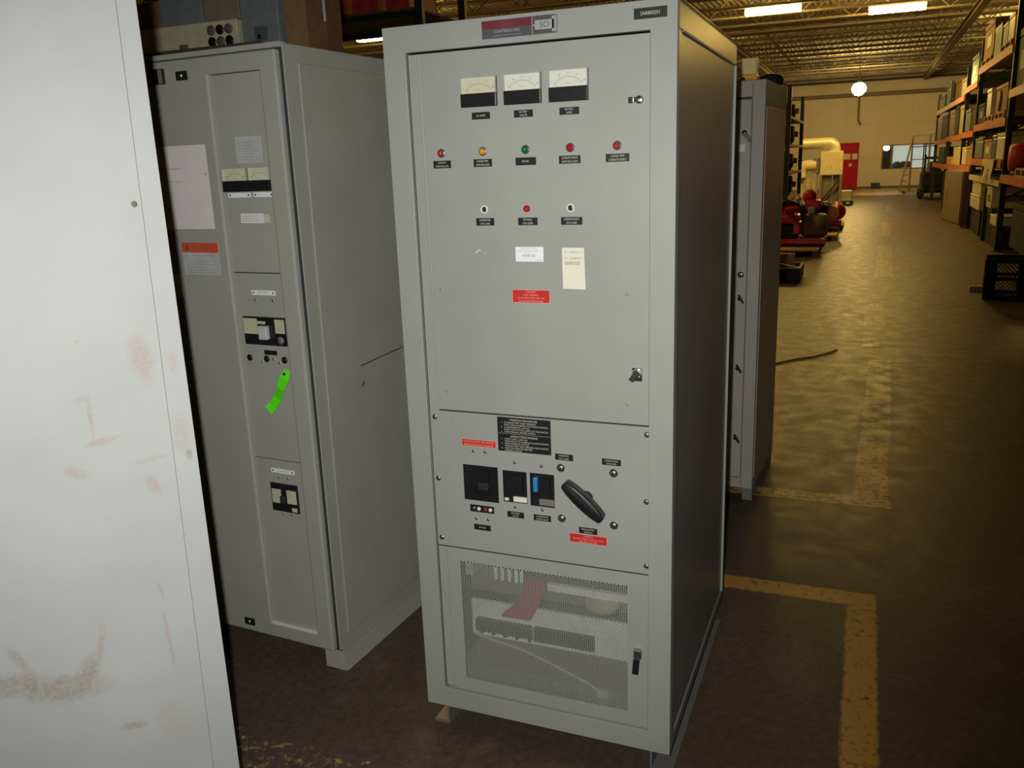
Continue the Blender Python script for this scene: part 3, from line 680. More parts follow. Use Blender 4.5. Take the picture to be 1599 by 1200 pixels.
def warn(u0, u1, z0, zm, z1):
    b = MB().box(u0, u1, yD-.0012, yD, z0, z1, 1).box(u0, u1, yD-.0015, yD-.0012, zm, z1, 0)
    h = z1-zm; b.prism([(u0+.014, zm+h*.2), (u0+.034, zm+h*.2), (u0+.024, zm+h*.85)], 'y', yD-.0018, yD-.0015, 2)
    b.text('WARNING', u0+(u1-u0)*.58, zm+h*.5, yD-.0018, h*.5, 2, (u1-u0)*.5)
    for k in range(7): b.box(u0+.01, u1-.02-(k % 3)*.02, yD-.0015, yD-.0012, z0+.006+k*.0093, z0+.0078+k*.0093, 3)
    b.build('warning_label', ('orange_label', 'lab_grey', 'ink_dark', 'ink'), lc)
warn(-.481, -.324, 1.395, 1.468, 1.500); warn(-.665, -.508, 1.400, 1.472, 1.503)
MB().box(-.60, -.503, yD-.001, yD, 1.315, 1.395).build('sticker', 'doc', lc)
for z, u0, u1 in ((1.3405, -.2135, -.117), (.7315, -.216, -.1175)):
    o = lplate('nameplate', (u0+u1)/2, z, u1-u0, .015, ['UPS OUTPUT'] if z > 1 else ['UPS INPUT'], fill=.5, th=.006)
    for x in (u0+.008, u1-.008): bolt(x, z, .0028, 'screw', 'ink_dark', yF-.0016, o)
for u, z in ((-.203, 1.3155), (-.131, 1.3155), (-.186, .706), (-.147, .706), (-.184, .576), (-.146, .577), (-.203, 1.110), (-.153, 1.122), (-.131, 1.111)): bolt(u, z, .0036, 'screw', 'screw', yF, lc)
o = MB().box(-.2555, -.084, yF-.010, yF, 1.170, 1.262).build('circuit_breaker', 'black', lc)
MB().box(-.253, -.197, yF-.012, yF-.010, 1.206, 1.257).build('face_label', 'pale_breaker', o); MB().box(-.1235, -.0855, yF-.012, yF-.010, 1.212, 1.257).build('face_label', 'pale_breaker', o); MB().box(-.196, -.163, yF-.012, yF-.010, 1.240, 1.249).build('face_label', 'pale_breaker', o)
MB().bbox(-.182, -.148, yF-.028, yF-.010, 1.191, 1.236, .003).build('toggle', 'lab_grey', o)
MB().lathe([(.013, 0), (.013, .0015), (0, .0015)], (-.107, yF-.010, 1.188), 'y').build('test_button', 'frame_grey', o)
o = MB().box(-.221, -.109, yF-.008, yF, .587, .687).build('circuit_breaker', 'black', lc)
MB().box(-.216, -.178, yF-.010, yF-.008, .617, .667).build('face_label', 'pale_breaker', o); MB().box(-.152, -.113, yF-.010, yF-.008, .620, .668).build('face_label', 'pale_breaker', o)
MB().bbox(-.174, -.158, yF-.022, yF-.008, .622, .648, .002).build('toggle', 'black_matt', o)
MB().box(-.135, -.114, yF-.010, yF-.008, .592, .606).build('rating_label', 'lab_grey', o)
MB().box(-.189, -.136, yF-.001, yF, 1.136, 1.151).build('nameplate', 'label_black', lc)
for u in (-.253, -.181, -.107):
    o = MB().lathe([(.0070, 0), (.0112, 0), (.0112, .003), (.0070, .004)], (u, yF, 1.122), 'y').build('keyhole_ring', 'black', lc)
    MB().lathe([(.0068, 0), (.0068, .002), (0, .002)], (u, yF, 1.122), 'y').build('plug', 'grey_lc', o)
for z in (2.015, .127):
    o = MB().bbox(-.409, -.362, yD-.006, yD, z-.014, z+.014, .003).build('door_latch', 'black', lc)
    MB().lathe([(.008, 0), (.008, .004), (0, .005)], (-.386, yD-.006, z), 'y').build('latch_key', 'screw', o)
o = MB().box(-.56, -.459, yD-.012, yD, 1.995, 2.041).build('display', 'black', lc); MB().box(-.474, -.460, yD-.014, yD-.012, 1.997, 2.039).build('display_edge', 'frame_grey', o)
b = MB(); b.box(-.074, .0, -.002, LD-.03, .004, LZ0).prism([(-.074, 0), (.012, 0), (0, LZ0), (-.074, LZ0)], 'y', .001, .006).box(0, .013, .0, LD-.03, 0, .004).prism([(-.002, LZ0), (.012, .002), (.014, 0), (-.004, 0)], 'y', .0, LD-.03)
b.build('base_channel', 'grey_lc', lc)
MB().box(-LW, -LW+.07, .0, LD-.03, 0, LZ0).build('base_channel', 'grey_lc', lc)
# fluorescent green tag
gt = thing('hang_tag', 'bright green ribbon tag hanging from the switchboard below its upper breaker', 'tag', (-0.4293, 0.1733, 0), R34)
cl = [(-.097, 1.090), (-.108, 1.060), (-.122, 1.028), (-.143, .995), (-.165, .966), (-.180, .952)]; wd = [.012, .0185, .0150, .0150, .0165, .0185]; dy = [-.018, -.030, -.034, -.026, -.030, -.036]
vs = []
for i, ((u, z), hw) in enumerate(zip(cl, wd)):
    a = Vector(cl[max(i-1, 0)]); c = Vector(cl[min(i+1, 5)]); d = (c-a).normalized(); n_ = Vector((-d.y, d.x))
    for sgn in (-1, 1):
        for th in (0, .0014): vs.append((u+n_.x*hw*sgn, dy[i]-th, z+n_.y*hw*sgn))
fs = []
for i in range(5):
    o_ = i*4; fs += [(o_, o_+2, o_+6, o_+4), (o_+1, o_+5, o_+7, o_+3), (o_, o_+4, o_+5, o_+1), (o_+2, o_+3, o_+7, o_+6)]
fs += [(0, 1, 3, 2), (20, 22, 23, 21)]
MB().add(vs, fs, 0, False).build('ribbon', 'green_tag', gt)
MB().lathe([(.0025, 0), (.005, 0), (.005, .002), (.0025, .002)], (-.1045, -.029, 1.079), 'y', seg=12).build('eyelet', 'black', gt)

# ------------------------------------------------------------------ plain enclosure close on the left
A62 = math.radians(62)
ne = thing('enclosure', 'large plain pale grey steel panel with brown smears, close at the left edge', 'cabinet', (-0.1751, -0.6476, 0), A62)
b = MB(); ZN = 2.49
b.prism([(-1.0, .05), (-.0655, .05), (-.0607, .397), (-.0327, ZN), (-1.0, ZN)], 'y', 0, .003)
b.build('side_sheet', 'near', ne)
MB().prism([(-.0645, .05), (0, .05), (0, ZN), (-.0315, ZN), (-.0597, .397)], 'y', 0, .003).build('corner_post', 'near', ne)
MB().box(-.999, -.004, .0032, .6, .05, ZN-.002).build('body', 'grey_side', ne)
MB().box(-.98, -.02, .02, .58, 0, .05).build('plinth', 'black_matt', ne)
bolt(-.0575, 1.659, .0048, 'screw', 'frame_grey', 0, ne, .001)

# ------------------------------------------------------------------ grey cabinet behind
rc = thing('equipment_cabinet', 'grey equipment cabinet standing behind the meter cabinet beside the aisle', 'cabinet', (.730, 2.15, 0), R34)
RZ0, RZ1, RD = .068, 2.045, .64
MB().box(-.75, 0, 0, RD, RZ0, RZ1).build('body', 'grey_far', rc, .004)
MB().box(-.002, .004, .03, RD-.03, .12, 1.93).build('side_panel', 'rear_side', rc, .003)
MB().box(-.74, -.058, -.016, -.001, .13, 1.96).build('door', 'grey_far', rc, .003)
MB().box(-.0575, -.0555, -.001, .001, .08, 2.03).build('seam', 'gasket', rc)
MB().box(-.75, -.060, -.004, 0, 1.962, 1.972).build('shadow_gap', 'gasket', rc)
o = MB().lathe([(.012, 0), (.012, .012), (0, .014)], (-.085, -.016, 1.815), 'y').build('door_handle', 'steel', rc)
MB().bar((-.085, -.034, 1.815), (-.055, -.034, 1.775), .012, .016).build('lever', 'bluegrey', o)
MB().box(-.115, -.082, -.018, -.016, 1.73, 1.765).build('sticker', 'white_label', rc)
bolt(-.085, 1.16, .012, 'bolt', 'chrome', -.016, rc)
for z in (1.045, .70, .34):
    o = MB().lathe([(.010, 0), (.010, .010), (0, .012)], (-.085, -.016, z), 'y').build('door_handle', 'black', rc)
    MB().bar((-.09, -.03, z+.02), (-.066, -.03, z-.02), .009, .010).build('lever', 'black', o)
MB().box(-.12, -.062, -.003, 0, .123, .127).build('sill_gap', 'gasket', rc)
for x in (-.70, -.002): MB().box(x-.05 if x > -.5 else x, x if x > -.5 else x+.05, .02, RD-.02, 0, RZ0).build('base_channel', 'grey_side', rc)
jar = thing('canister', 'cream ribbed canister with an amber base on top of the rear grey cabinet', 'container', (.634, 2.34, RZ1+.003))
b = MB(); b.bbox(-.036, .036, -.036, .036, .034, .108, .006)
for k in range(4): b.box(-.032+k*.0175, -.024+k*.0175, -.039, -.036, .040, .104)
b.build('case', 'jar_cream', jar); MB().bbox(-.030, .038, -.042, .036, .010, .034, .005).build('band', 'jar_amber', jar); MB().bbox(-.036, .036, -.036, .036, 0, .010, .002).build('foot', 'jar_cream', jar)
MB().lathe([(.011, 0), (.010, .01), (0, .012)], (-.026, -.046, .012), 'y').build('knob', 'chrome', jar)
tag(MB().lathe([(.03, 0), (.06, .005), (.065, .03), (.05, .05), (0, .06)], (.70, 2.62, RZ1+.001), 'z').build('bushing', 'dark_goods'), 'small dark round part lying on top of the rear grey cabinet', 'part')

# black cable on the floor
tag(MB().tube([(.55, 5.25, .008), (.70, 5.45, .008), (.85, 5.6, .008), (.98, 5.82, .008), (1.02, 5.93, .008)], .0065).build('floor_cable', 'black_matt'), 'thin dark cable lying curved on the floor beside the rear cabinet', 'cable')

# ------------------------------------------------------------------ goods behind the switchboard
sr = thing('storage_rack', 'dark storage rack behind the switchboard, holding cases above it', 'rack', (-2.9, 1.75, 0))
for x in (0, 1.16):
    for y in (0, .85): MB().box(x-.04, x+.04, y-.03, y+.03, 0, 2.34 if x > 1 else 3.5).build('upright', 'upright', sr)
for y in (0, .85): MB().box(.04, 1.12, y-.025, y+.025, 2.24, 2.34).build('beam', 'orange', sr)
MB().box(-.04, 1.20, -.025, .875, 2.34, 2.362).build('shelf_board', 'wood_dark', sr)
cb = thing('switch_case', 'cream steel case with a grid of six dark sockets above the switchboard', 'box', (-2.3, 1.9, 2.365))
MB().bbox(-.36, .335, 0, .5, 0, .150, .006).build('case', 'case_cream', cb)
for i in range(3):
    for j in range(2): MB().lathe([(.012, 0), (.026, 0), (.026, .006), (.012, .008)], (.165+i*.058, 0, .045+j*.058), 'y', seg=12).build('socket', ('black', 'frame_grey')[(i+j) % 2], cb)
MB().bbox(-.05, .0, -.02, 0, .005, .045, .003).build('clasp', 'frame_grey', cb); MB().box(.318, .334, -.004, 0, .0, .07).build('edge_strip', 'beige_label', cb)
for x0, x1, z, h, k, l in ((-2.49, -2.20, 2.517, .20, 'case_blue', 'blue-grey case stacked on the left of the cream socket case'), (-2.19, -1.955, 2.517, .19, 'case_brown', 'brownish grey case stacked on the right of the cream socket case')):
    o = thing('case', l, 'box', ((x0+x1)/2, 2.05, z)); hw = (x1-x0)/2
    MB().bbox(-hw, hw, -.13, .2, 0, h*.8, .005).build('case_body', k, o); MB().bbox(-hw-.002, hw+.002, -.135, .205, h*.8, h, .005).build('lid', k, o)
o = thing('card_carton', 'worn brown carton at the left of the stacked cases', 'box', (-2.60, 2.1, 2.517))
MB().box(-.1, .1, -.15, .15, 0, .14).build('carton', 'card', o); MB().box(-.1, -.002, -.15, .15, .14, .143).box(.002, .1, -.15, .15, .14, .143).build('flap', 'card', o)
o = thing('junction_box', 'dark blue-grey junction box right of the cream socket case', 'box', (-1.835, 1.92, 2.364))
MB().bbox(-.115, .125, 0, .35, 0, .36, .006).build('case_body', 'case_blue', o); MB().bbox(-.03, .05, -.006, 0, .03, .10, .002).build('cover', 'bluegrey', o); MB().lathe([(.012, 0), (.012, .006), (0, .008)], (.0, -.006, .05), 'y').build('knob', 'black', o)
o = thing('tall_carton', 'tall brown carton standing behind the right corner of the switchboard', 'box', (-1.53, 2.0, 2.1))
MB().box(-.155, -.03, -.05, .12, 0, 1.0).build('carton', 'card', o); MB().box(-.028, .085, -.04, .10, 0, 1.0).build('carton_half', 'card_dk', o); MB().box(.072, .085, -.044, -.04, .36, .47).build('tape', 'doc', o)
tag(MB().box(-1.69, -1.40, 1.92, 2.3, 0, 2.1).build('packing_crate', 'wood_dark'), 'dark wooden packing crate under the tall brown carton behind the switchboard', 'crate')
# farther dark rack with red bins
fr = thing('storage_rack', 'far dark rack with red bins between the switchboard and the meter cabinet', 'rack', (-5.2, 6.0, 0))
for x in (0, 2.2):
    for y in (0, 1.0): MB().box(x-.04, x+.04, y-.03, y+.03, 0, 3.9).build('upright', 'upright', fr)
for z in (3.23, 2.1, 1.1):
    for y in (0, 1.0): MB().box(.04, 2.16, y-.025, y+.025, z-.06, z).build('beam', 'upright', fr)
    MB().box(.04, 2.16, -.025, 1.025, z, z+.02).build('shelf_board', 'wood_dark', fr)
for i, (x, w_, h, l) in enumerate(((-4.55, .36, .30, 'leftmost red bin on the far dark rack'), (-4.02, .30, .22, 'red bin with a bright front in the middle of the far dark rack'), (-3.62, .30, .30, 'dull red bin right of the bright red one on the far dark rack'), (-3.24, .26, .26, 'rightmost red bin on the far dark rack, above the lamp'))):
    o = thing('bin', l, 'bin', (x, 6.2, 3.251), 0, 'red bins on the far rack'); hw = w_/2
    MB().frame(-hw, hw, 0, h, -hw+.02, hw-.02, .05, h*.55, -.2, -.18).box(-hw, -hw+.02, -.18, .4, 0, h).box(hw-.02, hw, -.18, .4, 0, h).box(-hw, hw, .38, .4, 0, h).box(-hw, hw, -.18, .38, 0, .02).box(-hw+.02, hw-.02, -.18, .3, .02, h*.6).build('bin_body', 'red_box', o); MB().box(-hw*.4, hw*.4, -.204, -.2, h*.62, h*.82).build('card_holder', 'red_label', o)
tag(MB().bbox(-4.9, -3.2, 6.1, 6.9, 2.121, 2.82, .05).build('wrapped_load', 'dark_goods'), 'dark wrapped load under the red bins on the far rack', 'load')

# ------------------------------------------------------------------ right-hand pallet racks
rk = thing('pallet_rack', 'long pallet rack with orange beams along the right side of the aisle', 'rack', (3.25, 0, 0))
UPY = [11.2, 14.55, 19.35, 22.0, 26.6, 31.5]; UPH = [4.3, 4.3, 3.9, 3.6, 3.6, 3.5]
for y, h in zip(UPY, UPH):
    o = MB().box(.0, .09, y-.045, y+.045, 0, h).build('upright', 'upright', rk)
    b = MB(); z = .3
    while z+.55 < h: b.bar((.05, y, z), (1.03, y, z+.5), .03, .03); z += .55
    b.build('brace', 'upright', o)
    MB().box(1.0, 1.09, y-.045, y+.045, 0, h).build('upright', 'upright', rk)
    MB().box(-.03, .13, y-.08, y+.08, 0, .012).build('foot_plate', 'upright', o)
LV = [(0, [(2.60, 1), (1.27, 1)]), (1, [(3.32, 1), (2.18, 1), (1.50, 1), (1.16, 0)]), (2, [(3.10, 1), (2.08, 1), (1.34, 1)]), (3, [(2.96, 1), (2.05, 1), (1.30, 1)]), (4, [(2.95, 1), (2.0, 1), (1.28, 1)])]
for i, ls in LV:
    y0, y1 = UPY[i]+.047, UPY[i+1]-.047
    for z, k in ls:
        MB().box(-.025, .025, y0 if k else y0, y1, z-.13 if k else z-.1, z).build('beam', 'orange' if k else 'cream', rk)
        MB().box(1.03, 1.08, y0, y1, z-.13, z).build('beam', 'orange', rk)
        MB().box(.026, 1.03, y0, y1, z-.03, z-.005).build('shelf_deck', 'wood_dark', rk)
def pallet(y0, y1, z, label, x=3.24, w_=1.0, k='wood', group='pallets on the right rack'):
    o = thing('pallet', label, 'pallet', (x, (y0+y1)/2, z), 0, group); h = (y1-y0)/2
    b = MB()
    for i in range(6): b.box(.0+i*w_/6+.01, (i+1)*w_/6-.02, -h, h, .10, .122)
    b.build('deck_board', k, o)
    for y in (-h, -.05, h-.1): MB().box(0, w_, y, y+.1, .022, .10).build('stringer', k, o)
    MB().box(0, .1, -h, h, 0, .022).box(w_-.1, w_, -h, h, 0, .022).build('bottom_board', k, o)
    return o
def goods(name, label, x0, x1, y0, y1, z, h, k, lid=None, extra=None, cat='box', taper=0):
    o = thing(name, label, cat, ((x0+x1)/2, (y0+y1)/2, z)); a, c = (x1-x0)/2, (y1-y0)/2
    MB().bbox(-a, a, -c, c, 0, h*.86, min(.02, a*.2)).build('case_body', k, o)
    MB().bbox(-a-.008, a+.008, -c-.008, c+.008, h*.86, h, .012).build('lid', lid or k, o)
    if extra:
        MB().box(-a-.006, -a, -c*.55, c*.35, h*.3, h*.62).build('label_sheet', extra, o); MB().box(-a*.5, a*.4, -c-.006, -c, h*.3, h*.62).build('label_sheet', extra, o)
    return o
# bay nearest the camera
pallet(12.0, 13.2, 2.602, 'wooden pallet on the upper shelf nearest the camera on the right rack')
goods('crate', 'dark crate on the upper shelf nearest the camera on the right rack', 3.3, 4.1, 12.05, 13.15, 2.726, .5, 'dark_goods')
goods('crate', 'dark steel box high on the near end of the right rack', 3.3, 4.1, 13.45, 14.4, 2.602, .9, 'dark_goods', extra='grey_goods')
pallet(11.9, 13.1, 1.272, 'wooden pallet on the low orange beam at the right picture edge')
o = thing('motor', 'dark red motor on the low orange beam at the right picture edge', 'motor', (3.6, 13.9, 1.27))
MB().lathe([(.06, -.36), (.2, -.34), (.22, -.2), (.22, .2), (.2, .34), (.06, .36)], (0, 0, .27), 'x').build('motor_body', 'red_box', o); MB().box(-.25, .25, -.2, .2, 0, .06).build('foot', 'dark_goods', o); MB().bbox(-.1, .1, -.1, .1, .47, .56, .01).build('terminal_cover', 'cream', o)
goods('crate', 'dark crate under the low orange beam at the right picture edge', 3.35, 4.1, 12.0, 13.7, .15, .7, 'dark_goods')
# bay two, top shelf
pallet(15.0, 16.3, 3.322, 'wooden pallet under the cream cases on the top shelf of the right rack'); pallet(17.6, 19.1, 3.322, 'wooden pallet under the tall carton on the top shelf of the right rack')
goods('switchgear_case', 'cream case on the top rack shelf, nearest the dark upright', 3.27, 4.0, 14.98, 15.62, 3.446, .42, 'plastic_wrap', 'cream')
goods('switchgear_case', 'tan case beside the cream one on the top rack shelf', 3.27, 4.0, 15.68, 16.30, 3.446, .36, 'grey_goods', 'dkgreen')
goods('switchgear_case', 'dark green case between the tan case and tall carton on the top shelf', 3.27, 4.0, 16.50, 17.45, 3.322, .56, 'dkgreen')
goods('tall_carton', 'tall brown carton with white sheets on the top shelf of the right rack', 3.27, 4.1, 17.62, 19.1, 3.446, .66, 'card', extra='white_label')
# bay two, second shelf
pallet(15.0, 16.2, 2.182, 'wooden pallet under the round-windowed tan box on the right rack'); pallet(16.5, 17.7, 2.182, 'wooden pallet beside the tan box on the second rack shelf')
o = goods('cooler_case', 'tan box with a round grey opening on the second rack shelf', 3.27, 4.1, 14.98, 16.4, 2.306, .46, 'card', 'wood')
MB().lathe([(.05, 0), (.17, 0), (.19, .02), (.16, .03), (.05, .02)], (0, -.712, .2), 'y').build('fan_ring', 'grey_goods', o); MB().lathe([(.05, 0), (.17, 0), (.18, -.02), (.05, -.02)], (-.418, .1, .2), 'x').build('fan_ring', 'grey_goods', o)
goods('switchgear_case', 'narrow white case behind the tan box on the second rack shelf', 3.27, 4.0, 17.1, 17.75, 2.306, .50, 'plastic_wrap')
goods('switchgear_case', 'low dark case at the far end of the second rack shelf', 3.27, 4.0, 18.0, 19.1, 2.182, .40, 'dark_goods', extra='chrome')
# bay two, third shelf
goods('switchgear_case', 'cream-sided case at the near end of the third rack shelf', 3.27, 4.0, 14.75, 15.7, 1.502, .44, 'plastic_wrap', 'cream')
goods('switchgear_case', 'green case beside the cream-sided one on the third rack shelf', 3.27, 4.0, 15.8, 16.3, 1.502, .42, 'dkgreen')
goods('switchgear_case', 'brown carton with a pale sheet on the third rack shelf', 3.27, 4.0, 16.4, 17.5, 1.502, .36, 'card', extra='white_label')
goods('switchgear_case', 'grey case at the far end of the third rack shelf', 3.27, 4.0, 17.75, 19.1, 1.502, .40, 'bluegrey', 'grey_goods')
o = thing('plastic_sheet', 'torn pale plastic sheet hanging over the third orange beam', 'sheet', (3.215, 15.9, 1.50))
vs = []; fs = []
for j in range(6):
    for i in range(9):
        yy = -.9+i*.22; dz = -.042*j*(1+1.3*math.sin(i*2.1+1)**2)
        vs.append((.05, yy, .007) if j == 0 else (-.020-.008*math.sin(i*1.7+j)-.006*j, yy*(1-.05*j)+.05*j, .007 if j == 1 else dz))
for j in range(5):
    for i in range(8):
        if (i in (2, 6) and j > 1) or (i == 4 and j > 2): continue
        fs.append((j*9+i, j*9+i+1, j*9+i+10, j*9+i+9))
s_ = MB().add(vs, fs).build('sheet', 'plastic_wrap', o); m_ = s_.modifiers.new('thickness', 'SOLIDIFY'); m_.thickness = .004
# under bay two
goods('switch_box', 'cream box lying flat under the cream beam, upper of two', 3.27, 4.0, 17.4, 18.9, .79, .25, 'cream')
goods('switch_box', 'cream box under the cream beam, lower of two', 3.26, 4.0, 17.35, 19.0, .50, .285, 'cream')
goods('stand', 'dark low stand under the two cream boxes', 3.30, 4.0, 17.4, 19.0, 0, .495, 'dark_goods')
goods('switch_box', 'narrow upright cream box between the two dark rack posts', 3.27, 4.0, 15.7, 16.38, .64, .38, 'cream', extra='grey_goods')
goods('switch_box', 'small cream box low beside the nearest floor post', 3.27, 3.8, 14.85, 15.6, .38, .18, 'cream')
goods('stand', 'dark steel stand under the small low cream box', 3.30, 4.0, 14.8, 15.65, 0, .375, 'dark_goods')
goods('stand', 'dark tall stand under the narrow upright cream box', 3.30, 4.0, 15.68, 16.38, 0, .635, 'dark_goods')
goods('cabinet', 'dark cabinet behind the narrow upright cream box', 4.05, 4.25, 15.0, 17.0, .38, .7, 'frame_grey')
tag(MB().box(3.24, 3.32, 16.42, 16.50, 0, 1.0).build('post', 'upright'), 'dark floor post between the two cream boxes under the rack', 'post')
# far bays
goods('switchgear_case', 'tall dark green case with pale edge on the far top shelf', 3.27, 4.1, 19.9, 21.2, 3.102, .62, 'dkgreen', extra='dial')
goods('switchgear_case', 'cream case just beyond the tall green one on the far top shelf', 3.27, 4.0, 22.2, 23.4, 2.962, .42, 'cream_dk')
goods('switchgear_case', 'reddish brown case on the far top shelf', 3.27, 4.0, 23.7, 25.2, 2.962, .5, 'card_dk')
goods('switchgear_case', 'tall black case on the far top shelf', 3.27, 4.0, 26.9, 28.2, 2.952, .62, 'dark_goods')
goods('switchgear_case', 'lower black case beyond the tall black one on the far top shelf', 3.27, 4.0, 28.6, 30.9, 2.952, .40, 'dark_goods')
for y0, y1, z, h, k, l in ((19.6, 20.4, 2.082, .55, 'dark_goods', 'dark case with bright scraps on the middle shelf past the green case'), (20.6, 21.7, 2.082, .5, 'grey_goods', 'greenish grey case on the middle shelf past the green case'),
                           (22.3, 23.2, 2.052, .7, 'case_brown', 'tall grey cabinet, nearest of the row on the far middle shelf'), (23.5, 24.4, 2.052, .74, 'dark_goods', 'tall dark cabinet, second in the row on the far middle shelf'),
                           (24.8, 26.2, 2.052, .7, 'frame_grey', 'tall brownish cabinet, third in the row on the far middle shelf'), (27.0, 28.6, 2.002, .72, 'dark_goods', 'tall dark cabinet, fourth in the row on the far middle shelf'),
                           (29.0, 31.0, 2.002, .72, 'grey_goods', 'tall grey cabinet, farthest of the row on the far middle shelf'),
                           (19.5, 20.6, 1.342, .42, 'card', 'brown carton on the low shelf just past the third beam'), (20.8, 21.8, 1.342, .40, 'cream', 'cream case on the low shelf over the plywood cabinet'),
                           (22.2, 24.2, 1.302, .45, 'cream', 'cream crate on the far low shelf beside the yellow bin'), (27.2, 29.5, 1.282, .5, 'dark_goods', 'dark crate on the farthest low shelf')):
    goods('switchgear_case', l, 3.27, 4.1, y0, y1, z, h, k)
goods('bin', 'small yellow bin on the far low shelf of the right rack', 3.27, 3.7, 24.6, 26.2, 1.302, .20, 'yellow', cat='bin')
pc = thing('floor_cabinet', 'tall plywood-brown cabinet on the floor at the rack edge', 'cabinet', (3.32, 20.6, 0), math.radians(6))
MB().bbox(-.28, .5, -1.0, 1.0, .05, 1.22, .01).build('body', 'ply', pc); MB().box(-.295, -.281, -.97, .97, .09, 1.19).build('door', 'ply', pc); MB().box(-.25, .47, -.95, .95, 0, .05).build('plinth', 'wood', pc); MB().box(-.31, -.296, .55, .60, .5, .8).build('handle', 'steel', pc)
for y, l in ((23.2, 'dark steel drum, nearer of the two under the far racks'), (24.6, 'dark steel drum, farther of the two under the far racks')):
    o = thing('drum', l, 'drum', (3.65, y, 0)); MB().lathe([(.26, 0), (.27, .02), (.27, .28), (.285, .3), (.27, .32), (.27, .6), (.285, .62), (.27, .64), (.27, .88), (.25, .9), (0, .9)], (0, 0, 0), seg=24).build('shell', 'dark_goods', o); MB().lathe([(.03, .9), (.03, .915), (0, .915)], (.15, 0, 0)).build('bung', 'steel', o)
# milk crate
mc = thing('plastic_crate', 'black lattice plastic crate on the floor in front of the racks', 'crate', (2.76, 9.32, 0), math.radians(-6))
S, H = .235, .47
b = MB(); b.box(-S, S, -S, S, 0, .02)
for sx, sy in ((-1, -1), (1, -1), (1, 1), (-1, 1)): b.box(sx*S-.03*(sx > 0), sx*S+.03*(sx < 0), sy*S-.03*(sy > 0), sy*S+.03*(sy < 0), 0, H)
b.build('crate_frame', 'crate_black', mc)
for a in range(4):
    b = MB(); rot = Matrix.Rotation(a*PI/2, 3, 'Z')
    def P(x, y, z): return tuple(rot @ Vector((x, y, z)))
    for z0, z1 in ((0, .05), (.22, .26), (H-.05, H)):
        vs = [P(x, y, z) for z in (z0, z1) for y in (-S, -S+.014) for x in (-S+.03, S-.03)]
        b.add(vs, [(0, 2, 3, 1), (4, 5, 7, 6), (0, 1, 5, 4), (2, 6, 7, 3), (0, 4, 6, 2), (1, 3, 7, 5)])
    for x0, x1 in ((-.205, -.115), (.115, .205)):
        vs = [P(x, y, z) for z in (.05, H-.05) for y in (-S, -S+.014) for x in (x0, x1)]
        b.add(vs, [(0, 2, 3, 1), (4, 5, 7, 6), (0, 1, 5, 4), (2, 6, 7, 3), (0, 4, 6, 2), (1, 3, 7, 5)])
    for zlo, zhi in ((.05, .22), (.26, H-.05)):
        n = 5; st = .23/n
        for i in range(-4, n):
            for sg in (1, -1):
                x0 = (-.115+i*st)*sg; x1 = x0+(zhi-zlo)*sg; z0, z1 = zlo, zhi
                if min(x0, x1) < -.115: 
                    t_ = -.115-min(x0, x1)
                    if sg > 0: x0 += t_; z0 += t_
                    else: x1 += t_; z1 -= t_
                if max(x0, x1) > .115:
                    t_ = max(x0, x1)-.115
                    if sg > 0: x1 -= t_; z1 -= t_
                    else: x0 -= t_; z0 += t_
                if z1-z0 > .01: b.bar(P(x0, -S+.007, z0), P(x1, -S+.007, z1), .006, .006)
    b.build('crate_side', 'crate_black', mc)
tag(MB().box(2.43, 2.62, 9.75, 9.86, 0, .06).build('timber_block', 'wood'), 'short pale timber offcut on the floor behind the black crate', 'timber')

# ------------------------------------------------------------------ left side of the aisle
bp = thing('skid', 'black low skid at the left of the aisle, nearest the rear cabinet', 'skid', (-.05, 10.6, 0))
MB().box(-.5, .46, -.36, -.32, .03, .20).box(.42, .46, -.32, .36, .03, .20).box(-.5, .42, .32, .36, .03, .20).box(-.5, .42, -.32, .32, .03, .06).build('skid_tray', 'black_matt', bp)
for x in (-.4, -.05, .34): MB().box(x, x+.08, -.34, .34, 0, .03).build('runner', 'black_matt', bp)
tag(MB().bar((-.25, 10.45, .30), (.36, 10.42, .18), .09, .035).build('timber_plank', 'wood'), 'pale plank leaning across the black skid', 'timber')
tag(MB().box(-.3, .30, 10.62, 10.72, .061, .36).build('timber_block', 'wood'), 'wooden block standing inside the black skid behind the plank', 'timber')
tag(MB().box(-.34, .28, 10.74, 10.84, .061, .30).build('timber_beam', 'wood'), 'second wooden block behind the first in the black skid', 'timber')

def skid(x0, x1, y0, y1, label, k='wood_dark', top='wood'):
    o = thing('pallet', label, 'pallet', ((x0+x1)/2, (y0+y1)/2, 0), 0, 'pallets along the left of the aisle'); a, c = (x1-x0)/2, (y1-y0)/2
    for x in (-a, -.05, a-.1): MB().box(x, x+.1, -c, c, 0, .10).build('stringer', k, o)
    b = MB(); n = 7
    for i in range(n): b.box(-a, a, -c+i*2*c/n+.01, -c+(i+1)*2*c/n-.015, .10, .125)
    b.build('deck_board', top, o); return o
skid(-.70, .48, 13.45, 15.3, 'wooden pallet under the grey-drummed red engine pump')
eg = thing('engine_pump', 'red engine pump set with a grey drum, on the nearest pallet left of the aisle', 'machine', (.05, 14.2, .125))
MB().lathe([(.06, -.24), (.17, -.23), (.205, -.18), (.215, 0), (.205, .16), (.17, .2), (.06, .21)], (.33, 0, .36), 'x', seg=28).build('drum', 'motor', eg)
b = MB().box(-.6, .52, -.28, -.20, .06, .14).box(-.6, .52, .2, .28, .06, .14)
for x in (-.5, .0, .42): b.box(x, x+.08, -.2, .2, .06, .12)
b.build('base_frame', 'red', eg)
MB().box(-.58, .5, -.26, .26, 0, .06).build('skid_plate', 'dark_goods', eg)
MB().bbox(-.6, .04, -.24, .3, .14, .40, .03).build('engine_block', 'dark_goods', eg)
